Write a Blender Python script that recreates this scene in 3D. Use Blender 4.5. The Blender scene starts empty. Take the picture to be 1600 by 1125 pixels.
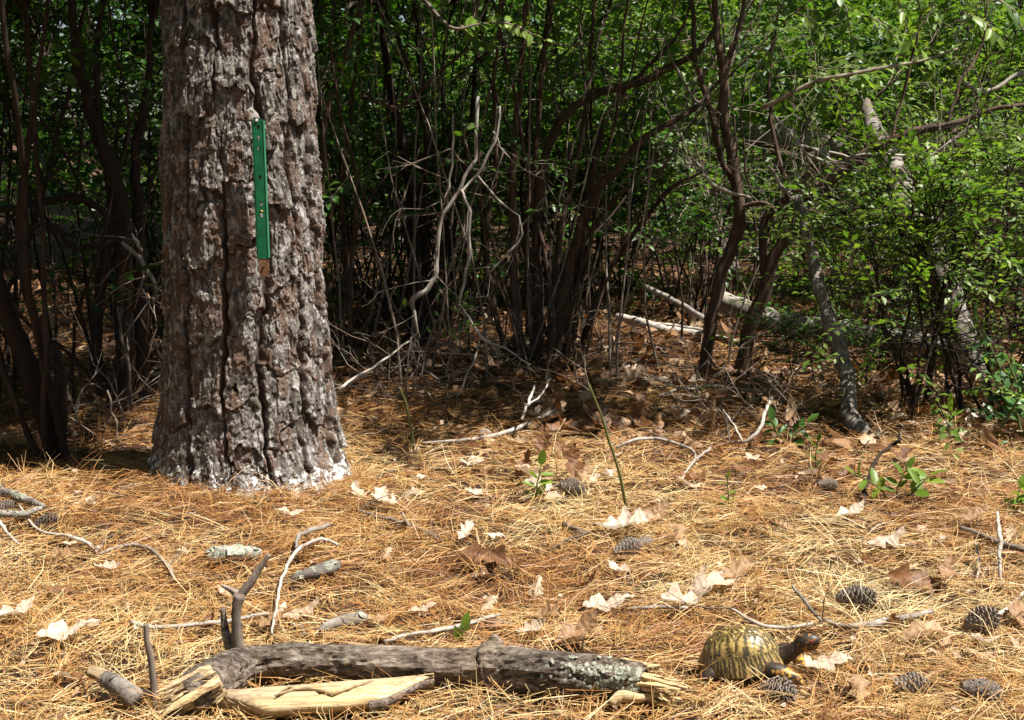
import bpy, bmesh, math, random, zlib
import numpy as np
from mathutils import Vector, Matrix, Euler

random.seed(7)
rng = np.random.default_rng(11)
scene = bpy.context.scene
C = scene.collection
R = math.radians

# ------------------------------------------------------------------ camera, sky, sun, exposure
FPX, CX, CY = 2084.0, 800.0, 562.5          # focal length and centre of the 1600 x 1125 photograph
CAM_H = 0.843
TILT = math.atan((562.5 - 220.0) / FPX)
cam_data = bpy.data.cameras.new('camera')
cam = bpy.data.objects.new('camera', cam_data)
C.objects.link(cam)
cam.location = (0, 0, CAM_H)
cam.rotation_euler = (math.pi / 2 - TILT, 0, 0)
cam_data.sensor_width = 36.0
cam_data.lens = FPX / 1600.0 * 36.0
cam_data.clip_start = 0.02
cam_data.clip_end = 500.0
scene.camera = cam

SUN_EL = R(64)
SUN_AZ = np.array([0.955, -0.30])            # the sun stands to the right, a little towards the camera
SUN_AZ = SUN_AZ / np.linalg.norm(SUN_AZ)
sun_vec = Vector((SUN_AZ[0] * math.cos(SUN_EL), SUN_AZ[1] * math.cos(SUN_EL), math.sin(SUN_EL)))
world = bpy.data.worlds.new('World')
scene.world = world
world.use_nodes = True
wn = world.node_tree.nodes
wl = world.node_tree.links
wn.clear()
wo = wn.new('ShaderNodeOutputWorld')
wb = wn.new('ShaderNodeBackground')
ws = wn.new('ShaderNodeTexSky')
ws.sky_type = 'NISHITA'
ws.sun_disc = False
ws.sun_elevation = SUN_EL
ws.sun_rotation = math.atan2(sun_vec.x, sun_vec.y)
wb.inputs['Strength'].default_value = 0.05
wl.new(ws.outputs[0], wb.inputs[0])
wl.new(wb.outputs[0], wo.inputs[0])

sun_data = bpy.data.lights.new('sun', 'SUN')
sun_data.energy = 5.0
sun_data.angle = R(0.53)
sun_data.color = (1.0, 0.955, 0.88)
sun = bpy.data.objects.new('sun', sun_data)
sun.rotation_euler = sun_vec.to_track_quat('Z', 'Y').to_euler()
sun.location = (6, -3, 12)
C.objects.link(sun)

scene.view_settings.view_transform = 'Standard'
scene.view_settings.look = 'None'
scene.view_settings.exposure = 1.05
scene.view_settings.gamma = 1.0
scene.view_settings.use_curve_mapping = False
scene.render.engine = 'CYCLES'
scene.cycles.max_bounces = 6
scene.cycles.diffuse_bounces = 3
scene.cycles.glossy_bounces = 2
scene.cycles.transmission_bounces = 4
scene.cycles.transparent_max_bounces = 4
scene.cycles.use_denoising = True

# ------------------------------------------------------------------ numeric helpers
def _h(ix, iy, seed):
    a = (ix.astype(np.int64) * 374761393 + iy.astype(np.int64) * 668265263 + seed * 974634777) & 0xFFFFFFFF
    a = ((a ^ (a >> 13)) * 1274126177) & 0xFFFFFFFF
    a = (a ^ (a >> 16)) & 0xFFFFFFFF
    return a / 4294967295.0

def perlin(x, y, seed=0):
    x = np.asarray(x, float); y = np.asarray(y, float)
    xi = np.floor(x); yi = np.floor(y)
    xf = x - xi; yf = y - yi
    u = xf * xf * xf * (xf * (xf * 6 - 15) + 10); v = yf * yf * yf * (yf * (yf * 6 - 15) + 10)
    def g(dx, dy):
        a = _h(xi + dx, yi + dy, seed) * 2 * np.pi
        return np.cos(a) * (xf - dx) + np.sin(a) * (yf - dy)
    n0 = g(0, 0) * (1 - u) + g(1, 0) * u
    n1 = g(0, 1) * (1 - u) + g(1, 1) * u
    return (n0 * (1 - v) + n1 * v) * 1.5

def fbm(x, y, octv=4, seed=0, gain=0.5):
    s = 0; a = 1.0; t = 0
    for i in range(octv):
        s = s + a * perlin(x * 2 ** i, y * 2 ** i, seed + i * 17)
        t += a; a *= gain
    return s / t

def smooth(e0, e1, x):
    t = np.clip((x - e0) / (e1 - e0), 0, 1)
    return t * t * (3 - 2 * t)

def gh(x, y):
    """height of the forest floor"""
    x = np.asarray(x, float); y = np.asarray(y, float)
    d = np.sqrt(x * x + y * y)
    base = 0.022 * perlin(x * 0.9 + 3.1, y * 0.9, 5) + 0.012 * perlin(x * 3.1, y * 3.1 + 9, 6) + 0.011 * perlin(x * 8.3, y * 8.3 + 2, 7)
    rise = 0.05 * np.exp(-((x + 0.95) ** 2 / 0.16 + (y - 3.0) ** 2 / 0.10)) * 0.6
    far = 0.25 * smooth(9, 40, d) * perlin(x * 0.08, y * 0.08, 8) * 4
    return base * smooth(0.2, 1.2, d) + rise + far

def ray(px, py):
    u = (px - CX) / FPX; v = (CY - py) / FPX
    ct, st = math.cos(TILT), math.sin(TILT)
    return np.array([u, ct + v * st, -st + v * ct])

def at(px, py, Y):
    d = ray(px, py); t = Y / d[1]
    return np.array([d[0] * t, Y, CAM_H + d[2] * t])

def at_z(px, py, z=0.0):
    """point seen at a pixel that lies z above the forest floor"""
    d = ray(px, py); g = 0.0
    for _ in range(6):
        t = (CAM_H - z - g) / -d[2]
        p = d * t
        g = float(gh(p[0], p[1]))
    return np.array([p[0], p[1], z + g])

def nrm(v):
    v = np.asarray(v, float)
    return v / (np.linalg.norm(v) + 1e-12)

def reseed(key):
    global rng
    rng = np.random.default_rng(zlib.crc32(str(key).encode()))

def rand_dir():
    return nrm(rng.normal(size=3))

# ------------------------------------------------------------------ mesh helpers
class Acc:
    def __init__(s):
        s.V = []; s.Q = []; s.T = []; s.A = []; s.n = 0
    def add(s, v, quads=None, tris=None, tint=0.5):
        v = np.asarray(v, np.float32)
        if quads is not None and len(quads): s.Q.append(np.asarray(quads, np.int32) + s.n)
        if tris is not None and len(tris): s.T.append(np.asarray(tris, np.int32) + s.n)
        s.V.append(v)
        s.A.append(np.broadcast_to(np.asarray(tint, np.float32), (len(v),)))
        s.n += len(v)
    def mesh(s, name, origin=(0, 0, 0), smooth_shade=True):
        V = np.concatenate(s.V) - np.asarray(origin, np.float32)
        q = np.concatenate(s.Q) if s.Q else np.zeros((0, 4), np.int32)
        t = np.concatenate(s.T) if s.T else np.zeros((0, 3), np.int32)
        me = bpy.data.meshes.new(name)
        me.vertices.add(len(V)); me.vertices.foreach_set('co', V.ravel())
        loops = np.concatenate([q.ravel(), t.ravel()])
        me.loops.add(len(loops)); me.loops.foreach_set('vertex_index', loops)
        ln = np.concatenate([np.full(len(q), 4, np.int32), np.full(len(t), 3, np.int32)])
        st = np.concatenate([[0], np.cumsum(ln)[:-1]]).astype(np.int32)
        me.polygons.add(len(ln)); me.polygons.foreach_set('loop_start', st)
        me.polygons.foreach_set('use_smooth', np.full(len(ln), smooth_shade))
        at_ = me.attributes.new('tint', 'FLOAT', 'POINT')
        at_.data.foreach_set('value', np.concatenate(s.A).astype(np.float32))
        me.update(calc_edges=True)
        return me
    def build(s, name, mat, parent=None, origin=None, smooth_shade=True, kind=None):
        if origin is None: origin = parent['_o'] if parent is not None and '_o' in parent else (0, 0, 0)
        me = s.mesh(name, origin, smooth_shade)
        return link(name, me, mat, parent, kind=kind)

def link(name, me, mat=None, parent=None, loc=None, kind=None):
    o = bpy.data.objects.new(name, me)
    C.objects.link(o)
    if mat is not None and len(me.materials) == 0: me.materials.append(mat)
    if parent is not None: o.parent = parent
    if loc is not None: o.location = loc
    if kind: o['kind'] = kind
    return o

_origins = {}
def thing(name, loc, label, cat, group=None):
    o = bpy.data.objects.new(name, None)
    o.empty_display_size = 0.05
    C.objects.link(o)
    o.location = [float(c) for c in loc]
    o['label'] = label; o['category'] = cat
    if group: o['group'] = group
    _origins[o.name] = np.asarray(loc, np.float32)
    return o

def org(t):
    return _origins[t.name]

def tag(o, label, cat, group=None):
    o['label'] = label; o['category'] = cat
    if group: o['group'] = group
    return o

def tube(acc, pts, radii, sides=8, tint=0.5, rough=0.0, cap=True, seed=0):
    """tapered tube through points with parallel frames; rough displaces the rings"""
    P = np.asarray(pts, float); n = len(P)
    rad = np.broadcast_to(np.asarray(radii, float), (n,))
    T = np.gradient(P, axis=0); T /= np.linalg.norm(T, axis=1)[:, None] + 1e-9
    ref = np.array([0.31, 0.17, 0.93]) if abs(T[0][2]) < 0.8 else np.array([0.93, 0.31, 0.17])
    a = nrm(np.cross(T[0], ref)); A = [a]
    for i in range(1, n):
        a = a - T[i] * np.dot(a, T[i]); a = nrm(a); A.append(a)
    A = np.array(A); B = np.cross(T, A)
    ang = np.arange(sides) / sides * 2 * np.pi
    rr = np.repeat(rad[:, None], sides, 1)
    if rough > 0:
        L = np.concatenate([[0], np.cumsum(np.linalg.norm(np.diff(P, axis=0), axis=1))])
        k = 1 + rough * (perlin(np.cos(ang)[None, :] * 1.3 + 7.7 * seed + 0 * L[:, None], L[:, None] * 18 + np.sin(ang)[None, :] * 1.3, seed)
                         + 0.5 * perlin(np.cos(ang)[None, :] * 3 + seed + 0 * L[:, None], L[:, None] * 50 + np.sin(ang)[None, :] * 3, seed + 3))
        rr = rr * k
    V = P[:, None, :] + rr[:, :, None] * (np.cos(ang)[None, :, None] * A[:, None, :] + np.sin(ang)[None, :, None] * B[:, None, :])
    i = np.arange(n - 1)[:, None] * sides; j = np.arange(sides)[None, :]; j2 = (j + 1) % sides
    Q = np.stack([i + j, i + j2, i + sides + j2, i + sides + j], -1).reshape(-1, 4)
    V = V.reshape(-1, 3); tris = []
    if cap:
        V = np.vstack([V, P[0], P[-1]])
        c0, c1 = n * sides, n * sides + 1
        for s_ in range(sides):
            tris.append((c0, (s_ + 1) % sides, s_)); tris.append((c1, (n - 1) * sides + s_, (n - 1) * sides + (s_ + 1) % sides))
    acc.add(V, Q, tris, tint)

def spline(pts, n):
    """Catmull-Rom through points, n samples; works for any number of columns"""
    P = np.asarray(pts, float)
    if len(P) == 2:
        t = np.linspace(0, 1, n)[:, None]; return P[0] * (1 - t) + P[1] * t
    E = np.vstack([2 * P[0] - P[1], P, 2 * P[-1] - P[-2]])
    seg = len(P) - 1
    out = []
    for u in np.linspace(0, seg - 1e-6, n):
        k = int(u); t = u - k
        a, b, c, d = E[k], E[k + 1], E[k + 2], E[k + 3]
        out.append(0.5 * (2 * b + (c - a) * t + (2 * a - 5 * b + 4 * c - d) * t * t + (3 * b - a - 3 * c + d) * t ** 3))
    return np.array(out)

# ------------------------------------------------------------------ materials
def mat_base(name):
    m = bpy.data.materials.new(name); m.use_nodes = True
    nt = m.node_tree; b = nt.nodes['Principled BSDF']
    return m, nt, b

def N(nt, t, **kw):
    n = nt.nodes.new(t)
    for k, v in kw.items():
        if k in n.inputs: n.inputs[k].default_value = v
        else: setattr(n, k, v)
    return n

def ramp(nt, src, stops, interp='LINEAR'):
    r = nt.nodes.new('ShaderNodeValToRGB'); r.color_ramp.interpolation = interp
    el = r.color_ramp.elements
    while len(el) < len(stops): el.new(0.5)
    for e, (p, c) in zip(el, stops):
        e.position = p; e.color = (c[0], c[1], c[2], 1)
    nt.links.new(src, r.inputs[0]); return r

def coords(nt, scale=(1, 1, 1)):
    tc = nt.nodes.new('ShaderNodeTexCoord'); mp = nt.nodes.new('ShaderNodeMapping')
    mp.inputs['Scale'].default_value = scale
    nt.links.new(tc.outputs['Object'], mp.inputs[0]); return mp.outputs[0]

def noise(nt, vec, scale, detail=4, rough=0.6, dist=0.0):
    n = nt.nodes.new('ShaderNodeTexNoise')
    n.inputs['Scale'].default_value = scale; n.inputs['Detail'].default_value = detail
    n.inputs['Roughness'].default_value = rough; n.inputs['Distortion'].default_value = dist
    if vec is not None: nt.links.new(vec, n.inputs['Vector'])
    return n.outputs['Fac']

def math_n(nt, op, a, b=None, clamp=False):
    n = nt.nodes.new('ShaderNodeMath'); n.operation = op; n.use_clamp = clamp
    for i, v in enumerate((a, b)):
        if v is None: continue
        if isinstance(v, (int, float)): n.inputs[i].default_value = v
        else: nt.links.new(v, n.inputs[i])
    return n.outputs[0]

def attr(nt, name='tint'):
    a = nt.nodes.new('ShaderNodeAttribute'); a.attribute_name = name; return a.outputs['Fac']

def obrand(nt):
    return nt.nodes.new('ShaderNodeObjectInfo').outputs['Random']

def bump(nt, b, src, strength=0.5, dist=0.01):
    n = nt.nodes.new('ShaderNodeBump'); n.inputs['Strength'].default_value = strength
    n.inputs['Distance'].default_value = dist
    nt.links.new(src, n.inputs['Height']); nt.links.new(n.outputs[0], b.inputs['Normal'])

def mixc(nt, fac, a, b):
    n = nt.nodes.new('ShaderNodeMix'); n.data_type = 'RGBA'
    if isinstance(fac, (int, float)): n.inputs[0].default_value = fac
    else: nt.links.new(fac, n.inputs[0])
    for i, v in ((6, a), (7, b)):
        if isinstance(v, tuple): n.inputs[i].default_value = (*v, 1)
        else: nt.links.new(v, n.inputs[i])
    return n.outputs[2]

def leaf_mat(name, stops, trans=0.35, rough=0.42, spec=0.4, vein=True):
    m, nt, b = mat_base(name)
    v = math_n(nt, 'ADD', math_n(nt, 'MULTIPLY', attr(nt), 0.75), math_n(nt, 'MULTIPLY', obrand(nt), 0.25))
    vec = coords(nt)
    v = math_n(nt, 'ADD', v, math_n(nt, 'MULTIPLY', math_n(nt, 'SUBTRACT', noise(nt, vec, 60, 3), 0.5), 0.35), True)
    r = ramp(nt, v, stops)
    nt.links.new(r.outputs[0], b.inputs['Base Color'])
    b.inputs['Roughness'].default_value = rough
    b.inputs['Specular IOR Level'].default_value = spec
    if trans > 0:
        tr = nt.nodes.new('ShaderNodeBsdfTranslucent')
        hs = nt.nodes.new('ShaderNodeHueSaturation'); hs.inputs['Value'].default_value = 1.5
        hs.inputs['Saturation'].default_value = 1.1
        nt.links.new(r.outputs[0], hs.inputs['Color']); nt.links.new(hs.outputs[0], tr.inputs['Color'])
        mx = nt.nodes.new('ShaderNodeMixShader'); mx.inputs[0].default_value = trans
        nt.links.new(b.outputs[0], mx.inputs[1]); nt.links.new(tr.outputs[0], mx.inputs[2])
        nt.links.new(mx.outputs[0], nt.nodes['Material Output'].inputs[0])
    return m

def bark_mat(name, stops, stretch=(30, 30, 6), scale=1.0, bstr=0.6, bdist=0.004, rough=0.9):
    m, nt, b = mat_base(name)
    vec = coords(nt, stretch)
    f = noise(nt, vec, scale, 6, 0.65, 0.4)
    vec2 = coords(nt)
    f2 = noise(nt, vec2, 9, 4, 0.6)
    f = math_n(nt, 'ADD', math_n(nt, 'MULTIPLY', f, 0.7), math_n(nt, 'MULTIPLY', f2, 0.35), True)
    r = ramp(nt, f, stops)
    hv = nt.nodes.new('ShaderNodeHueSaturation')
    nt.links.new(math_n(nt, 'ADD', math_n(nt, 'MULTIPLY', obrand(nt), 0.6), 0.7), hv.inputs['Value'])
    nt.links.new(math_n(nt, 'ADD', math_n(nt, 'MULTIPLY', noise(nt, vec2, 5, 3), 0.9), 0.5), hv.inputs['Saturation'])
    nt.links.new(r.outputs[0], hv.inputs['Color'])
    nt.links.new(hv.outputs[0], b.inputs['Base Color'])
    b.inputs['Roughness'].default_value = rough
    b.inputs['Specular IOR Level'].default_value = 0.2
    bump(nt, b, f, bstr, bdist)
    return m

M = {}
M['green_a'] = leaf_mat('shrub_leaf', [(0.0, (0.022, 0.055, 0.010)), (0.45, (0.045, 0.115, 0.016)), (0.8, (0.085, 0.18, 0.024)), (1, (0.17, 0.26, 0.04))])
M['green_b'] = leaf_mat('yellow_green_leaf', [(0.0, (0.035, 0.08, 0.012)), (0.5, (0.085, 0.17, 0.022)), (1, (0.21, 0.30, 0.05))], 0.45)  # lighter copy of shrub_leaf for sunlit foliage, brightness put into its colour
M['green_c'] = leaf_mat('bluish_leaf', [(0.0, (0.035, 0.085, 0.025)), (0.5, (0.06, 0.145, 0.038)), (1, (0.11, 0.21, 0.06))], 0.25, 0.32, 0.55)
M['seedling'] = leaf_mat('seedling_leaf', [(0.0, (0.07, 0.14, 0.015)), (0.5, (0.15, 0.25, 0.03)), (1, (0.28, 0.38, 0.06))], 0.4)
M['dead_leaf'] = leaf_mat('dead_leaf', [(0.0, (0.10, 0.042, 0.018)), (0.35, (0.22, 0.105, 0.045)), (0.65, (0.42, 0.27, 0.15)), (1, (0.70, 0.60, 0.49))], 0.22, 0.55, 0.3)
def leaf_spots(m):
    nt = m.node_tree; b = nt.nodes['Principled BSDF']; vec = coords(nt)
    src = b.inputs['Base Color'].links[0].from_socket
    sp = ramp(nt, noise(nt, vec, 9, 5, 0.75), [(0.36, (0.45, 0.40, 0.36)), (0.5, (1, 1, 1))]).outputs[0]
    n = nt.nodes.new('ShaderNodeMix'); n.data_type = 'RGBA'; n.blend_type = 'MULTIPLY'; n.inputs[0].default_value = 1.0
    nt.links.new(src, n.inputs[6]); nt.links.new(sp, n.inputs[7]); nt.links.new(n.outputs[2], b.inputs['Base Color'])
    w = nt.nodes.new('ShaderNodeTexWave'); w.inputs['Scale'].default_value = 3.2; w.inputs['Distortion'].default_value = 3.0; nt.links.new(vec, w.inputs['Vector'])
    bump(nt, b, w.outputs['Fac'], 0.12, 0.004)
leaf_spots(M['dead_leaf'])
M['needle'] = None
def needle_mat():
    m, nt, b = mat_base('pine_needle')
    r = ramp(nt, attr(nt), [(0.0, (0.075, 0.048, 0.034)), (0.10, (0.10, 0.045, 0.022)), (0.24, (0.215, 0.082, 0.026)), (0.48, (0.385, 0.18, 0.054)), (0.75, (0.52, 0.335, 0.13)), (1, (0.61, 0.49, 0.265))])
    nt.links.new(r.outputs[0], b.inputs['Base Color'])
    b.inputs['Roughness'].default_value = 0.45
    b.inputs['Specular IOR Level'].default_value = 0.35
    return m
M['needle'] = needle_mat()

def ground_mat():
    m, nt, b = mat_base('litter_floor')
    vec = coords(nt)
    a = noise(nt, vec, 1.3, 4)
    f = noise(nt, vec, 55, 6, 0.7, 1.0)
    f = math_n(nt, 'ADD', math_n(nt, 'MULTIPLY', f, 0.7), math_n(nt, 'MULTIPLY', a, 0.35), True)
    r = ramp(nt, f, [(0.25, (0.018, 0.009, 0.005)), (0.5, (0.07, 0.03, 0.012)), (0.68, (0.17, 0.08, 0.03)), (0.85, (0.28, 0.16, 0.07))])
    nt.links.new(r.outputs[0], b.inputs['Base Color']); b.inputs['Roughness'].default_value = 0.95
    bump(nt, b, noise(nt, vec, 90, 5, 0.7, 1.5), 0.9, 0.02)
    return m
M['ground'] = ground_mat()

def pine_bark_mat():
    m, nt, b = mat_base('pine_bark')
    vec = coords(nt)
    vecs = coords(nt, (1, 1, 0.3))
    fis = attr(nt, 'fis'); ter = attr(nt, 'ter')
    f1 = noise(nt, vecs, 70, 5, 0.7, 0.6)
    base = ramp(nt, f1, [(0.32, (0.032, 0.025, 0.020)), (0.47, (0.090, 0.074, 0.061)), (0.58, (0.215, 0.19, 0.168)), (0.71, (0.54, 0.51, 0.48))]).outputs[0]
    red = ramp(nt, noise(nt, vecs, 45, 4, 0.6), [(0.3, (0.058, 0.032, 0.021)), (0.7, (0.185, 0.108, 0.070))]).outputs[0]
    k = math_n(nt, 'GREATER_THAN', ter, 0.58)
    k = math_n(nt, 'MULTIPLY', k, 0.7)
    c = mixc(nt, k, base, red)
    # grey weathered scale edges
    g = ramp(nt, noise(nt, vec, 32, 6, 0.75, 1.2), [(0.53, (0, 0, 0)), (0.60, (1, 1, 1))]).outputs[0]
    g2 = math_n(nt, 'MULTIPLY', g, 0.55)
    c = mixc(nt, g2, c, (0.52, 0.495, 0.465))
    c = mixc(nt, fis, (0.060, 0.036, 0.025), c)
    # pale crusty lichen round the foot
    tc = nt.nodes.new('ShaderNodeSeparateXYZ'); nt.links.new(vec, tc.inputs[0])
    low = nt.nodes.new('ShaderNodeMapRange'); low.inputs[1].default_value = 0.17; low.inputs[2].default_value = 0.02
    nt.links.new(tc.outputs[2], low.inputs[0])
    ln = noise(nt, vec, 20, 7, 0.78, 1.4)
    lf = math_n(nt, 'MULTIPLY', math_n(nt, 'SUBTRACT', math_n(nt, 'ADD', ln, math_n(nt, 'MULTIPLY', low.outputs[0], 0.24)), 0.69), 22.0, True)
    c = mixc(nt, lf, c, (0.62, 0.62, 0.59))
    nt.links.new(c, b.inputs['Base Color'])
    b.inputs['Roughness'].default_value = 0.88; b.inputs['Specular IOR Level'].default_value = 0.25
    bump(nt, b, noise(nt, vecs, 160, 6, 0.75, 0.5), 0.7, 0.004)
    return m
M['pine_bark'] = pine_bark_mat()
M['stem'] = bark_mat('shrub_bark', [(0.25, (0.026, 0.015, 0.010)), (0.5, (0.072, 0.042, 0.028)), (0.68, (0.15, 0.098, 0.068)), (0.85, (0.24, 0.18, 0.14))], (60, 60, 9))
M['stem_dark'] = bark_mat('dark_shaded_bark', [(0.25, (0.014, 0.009, 0.007)), (0.5, (0.034, 0.022, 0.016)), (0.8, (0.075, 0.05, 0.037))], (50, 50, 9))  # darker copy of shrub_bark, thicket shade put into its colour
M['grey_wood'] = bark_mat('grey_dead_wood', [(0.28, (0.10, 0.078, 0.06)), (0.48, (0.29, 0.25, 0.21)), (0.7, (0.54, 0.49, 0.43))], (40, 40, 14))
M['grey_bark'] = bark_mat('grey_bark', [(0.28, (0.05, 0.038, 0.03)), (0.5, (0.17, 0.14, 0.115)), (0.62, (0.34, 0.30, 0.26)), (0.8, (0.5, 0.46, 0.41))], (30, 30, 18), 1.0, 0.9, 0.008)
M['twig'] = bark_mat('twig_bark', [(0.25, (0.07, 0.045, 0.032)), (0.5, (0.20, 0.15, 0.115)), (0.8, (0.40, 0.34, 0.28))], (90, 90, 30))
M['green_stem'] = bark_mat('green_stem', [(0.3, (0.07, 0.075, 0.02)), (0.7, (0.16, 0.17, 0.05))], (60, 60, 9))
M['log_bark'] = bark_mat('log_bark', [(0.36, (0.022, 0.015, 0.011)), (0.46, (0.095, 0.070, 0.052)), (0.54, (0.21, 0.163, 0.125)), (0.66, (0.42, 0.35, 0.28))], (48, 110, 110), 1.0, 1.0, 0.012)
M['split_wood'] = bark_mat('split_wood', [(0.30, (0.11, 0.065, 0.035)), (0.44, (0.30, 0.19, 0.095)), (0.56, (0.50, 0.37, 0.20)), (0.72, (0.68, 0.57, 0.38))], (12, 160, 160), 1.0, 1.0, 0.005, 0.8)
M['lichen'] = bark_mat('lichen_crust', [(0.36, (0.06, 0.058, 0.042)), (0.5, (0.25, 0.255, 0.19)), (0.7, (0.56, 0.56, 0.47))], (90, 90, 90), 1.0, 1.0, 0.006)
M['cone'] = bark_mat('cone_scale', [(0.3, (0.05, 0.034, 0.026)), (0.5, (0.20, 0.155, 0.12)), (0.7, (0.46, 0.40, 0.34))], (60, 60, 60), 1.0, 0.4, 0.002)

# ------------------------------------------------------------------ forest floor
def make_ground():
    def axis(lo, hi, fine_lo, fine_hi, step):
        a = list(np.arange(fine_lo, fine_hi + 1e-6, step))
        s = step
        while a[-1] < hi: s *= 1.16; a.append(a[-1] + s)
        s = step; b = [a[0]]
        while b[-1] > lo: s *= 1.16; b.append(b[-1] - s)
        return np.array(b[:0:-1] + a)
    xs = axis(-90, 90, -2.6, 2.6, 0.04); ys = axis(-40, 160, 1.2, 6.2, 0.04)
    X, Y = np.meshgrid(xs, ys)
    Z = gh(X, Y) + 0.006 * fbm(X * 14, Y * 14, 3, 31) * (np.abs(X) < 6) * (Y < 10)
    V = np.stack([X, Y, Z], -1).reshape(-1, 3)
    w = len(xs); i, j = np.meshgrid(np.arange(len(ys) - 1), np.arange(w - 1), indexing='ij')
    q = np.stack([i * w + j, i * w + j + 1, (i + 1) * w + j + 1, (i + 1) * w + j], -1).reshape(-1, 4)
    a = Acc(); a.add(V, q)
    o = a.build('forest_floor', M['ground']); o['kind'] = 'structure'
make_ground()

# ------------------------------------------------------------------ pine needle litter (nobody could count it)
def make_needles():
    acc = Acc()
    bands = [(1.45, 3.0, 21500, 1.0), (3.0, 4.4, 11000, 1.2), (4.4, 7.0, 3300, 1.7), (7.0, 10.5, 900, 2.6)]
    for y0, y1, dens, wsc in bands + [(0, 0, 0, 1.1)]:
        hw = 0.39 * y1 + 1.5
        n = int(dens * (y1 - y0) * 2 * hw / 3)
        bx = rng.uniform(-hw, hw, n); by = rng.uniform(y0, y1, n)
        outer = np.abs(bx) - (0.39 * by + 0.45)
        keep = (outer < 0) | ((outer < 1.1) & (rng.uniform(0, 1, n) < 0.22))
        bx, by = bx[keep], by[keep]
        pile = dens == 0                                # needles drifted against the foot of the pine
        if pile:
            a0 = rng.uniform(-np.pi, 0.2, 900); r0 = 0.245 + np.abs(rng.normal(0, 0.035, 900))
            bx = -0.662 + np.cos(a0) * r0; by = 3.285 + np.sin(a0) * r0
        # fascicles of three, thinned in patches
        dn = 0.5 + 0.5 * fbm(bx * 2.2, by * 2.2, 3, 77)
        keep = rng.uniform(0, 1, len(bx)) < 0.10 + 1.15 * dn + 0.75 * fbm(bx * 7, by * 7, 2, 79)
        bx, by = np.repeat(bx[keep], 3), np.repeat(by[keep], 3)
        n = len(bx); nf = n // 3
        yaw = np.repeat(rng.uniform(0, 2 * np.pi, nf) * 0.55 + 3.0 * fbm(bx[::3] * 1.6, by[::3] * 1.6, 2, 41), 3) + rng.normal(0, 0.17, n)
        flip = np.repeat(rng.integers(0, 2, nf), 3) * np.pi
        yaw = yaw + flip
        pitch = np.repeat(rng.normal(0.03, 0.12, nf), 3) + rng.normal(0, 0.06, n)
        steep = np.repeat(rng.uniform(0, 1, nf) < 0.04, 3); pitch = np.where(steep, np.abs(rng.normal(0.55, 0.25, n)), pitch)
        L = np.repeat(rng.uniform(0.06, 0.125, nf), 3) * rng.uniform(0.85, 1.1, n)
        W = rng.uniform(0.0007, 0.0014, n) * wsc * np.where(np.abs(bx) > 0.39 * by + 0.45, 2.4, 1.0)
        z0 = gh(bx, by) + np.repeat(rng.uniform(0.0, 1.0, nf) ** 1.5 * 0.018, 3) + rng.uniform(0, 0.004, n)
        dirv = np.stack([np.cos(yaw) * np.cos(pitch), np.sin(yaw) * np.cos(pitch), np.sin(pitch)], -1)
        roll = rng.uniform(-0.9, 0.9, n)
        side0 = np.stack([-np.sin(yaw), np.cos(yaw), np.zeros(n)], -1); up0 = np.cross(dirv, side0)
        side = side0 * np.cos(roll)[:, None] + up0 * np.sin(roll)[:, None]
        bend = rng.normal(0, 0.10, n) * L
        bz = rng.normal(0.0, 0.05, n) * L
        if pile: z0 = z0 + 0.022 * np.exp(-(np.hypot(bx + 0.662, by - 3.285) - 0.24) / 0.03) * rng.uniform(0.1, 1, n)
        p0 = np.stack([bx, by, z0], -1)
        p1 = p0 + dirv * (L * 0.5)[:, None] + side0 * bend[:, None]; p1[:, 2] += np.abs(bz)
        p2 = p0 + dirv * L[:, None]
        gz2 = gh(p2[:, 0], p2[:, 1]); p2[:, 2] = np.maximum(p2[:, 2], gz2 + 0.001)
        hw_ = (W * 0.5)[:, None] * side
        V = np.stack([p0 - hw_, p0 + hw_, p1 - hw_, p1 + hw_, p2 - hw_ * 0.4, p2 + hw_ * 0.4], 1).reshape(-1, 3)
        b = np.arange(n)[:, None] * 6
        Q = np.concatenate([b + np.array([[0, 1, 3, 2]]), b + np.array([[2, 3, 5, 4]])], 0)
        patch = fbm(bx * 1.1, by * 1.1, 3, 91)
        far = smooth(3.2, 5.0, by)  # farther needles darker and redder, thicket shade put into their tint
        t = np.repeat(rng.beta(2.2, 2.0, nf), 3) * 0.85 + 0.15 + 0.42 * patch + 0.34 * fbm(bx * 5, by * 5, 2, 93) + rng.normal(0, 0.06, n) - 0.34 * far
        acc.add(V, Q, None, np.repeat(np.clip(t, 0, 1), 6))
    o = acc.build('pine_needle_litter', M['needle'], smooth_shade=False, kind='stuff')
    tag(o, 'thick layer of orange tan fallen pine needles over the forest floor', 'needles')
reseed('make_needles')
make_needles()

# ------------------------------------------------------------------ the big pine
TX, TY = -0.662, 3.285
def trunk_radius(z):
    return np.interp(z, [-0.1, 0.0, 0.04, 0.10, 0.18, 0.30, 0.6, 1.13, 1.7, 4, 8, 11], [0.275, 0.25, 0.238, 0.225, 0.214, 0.206, 0.193, 0.176, 0.172, 0.155, 0.11, 0.05])

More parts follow.
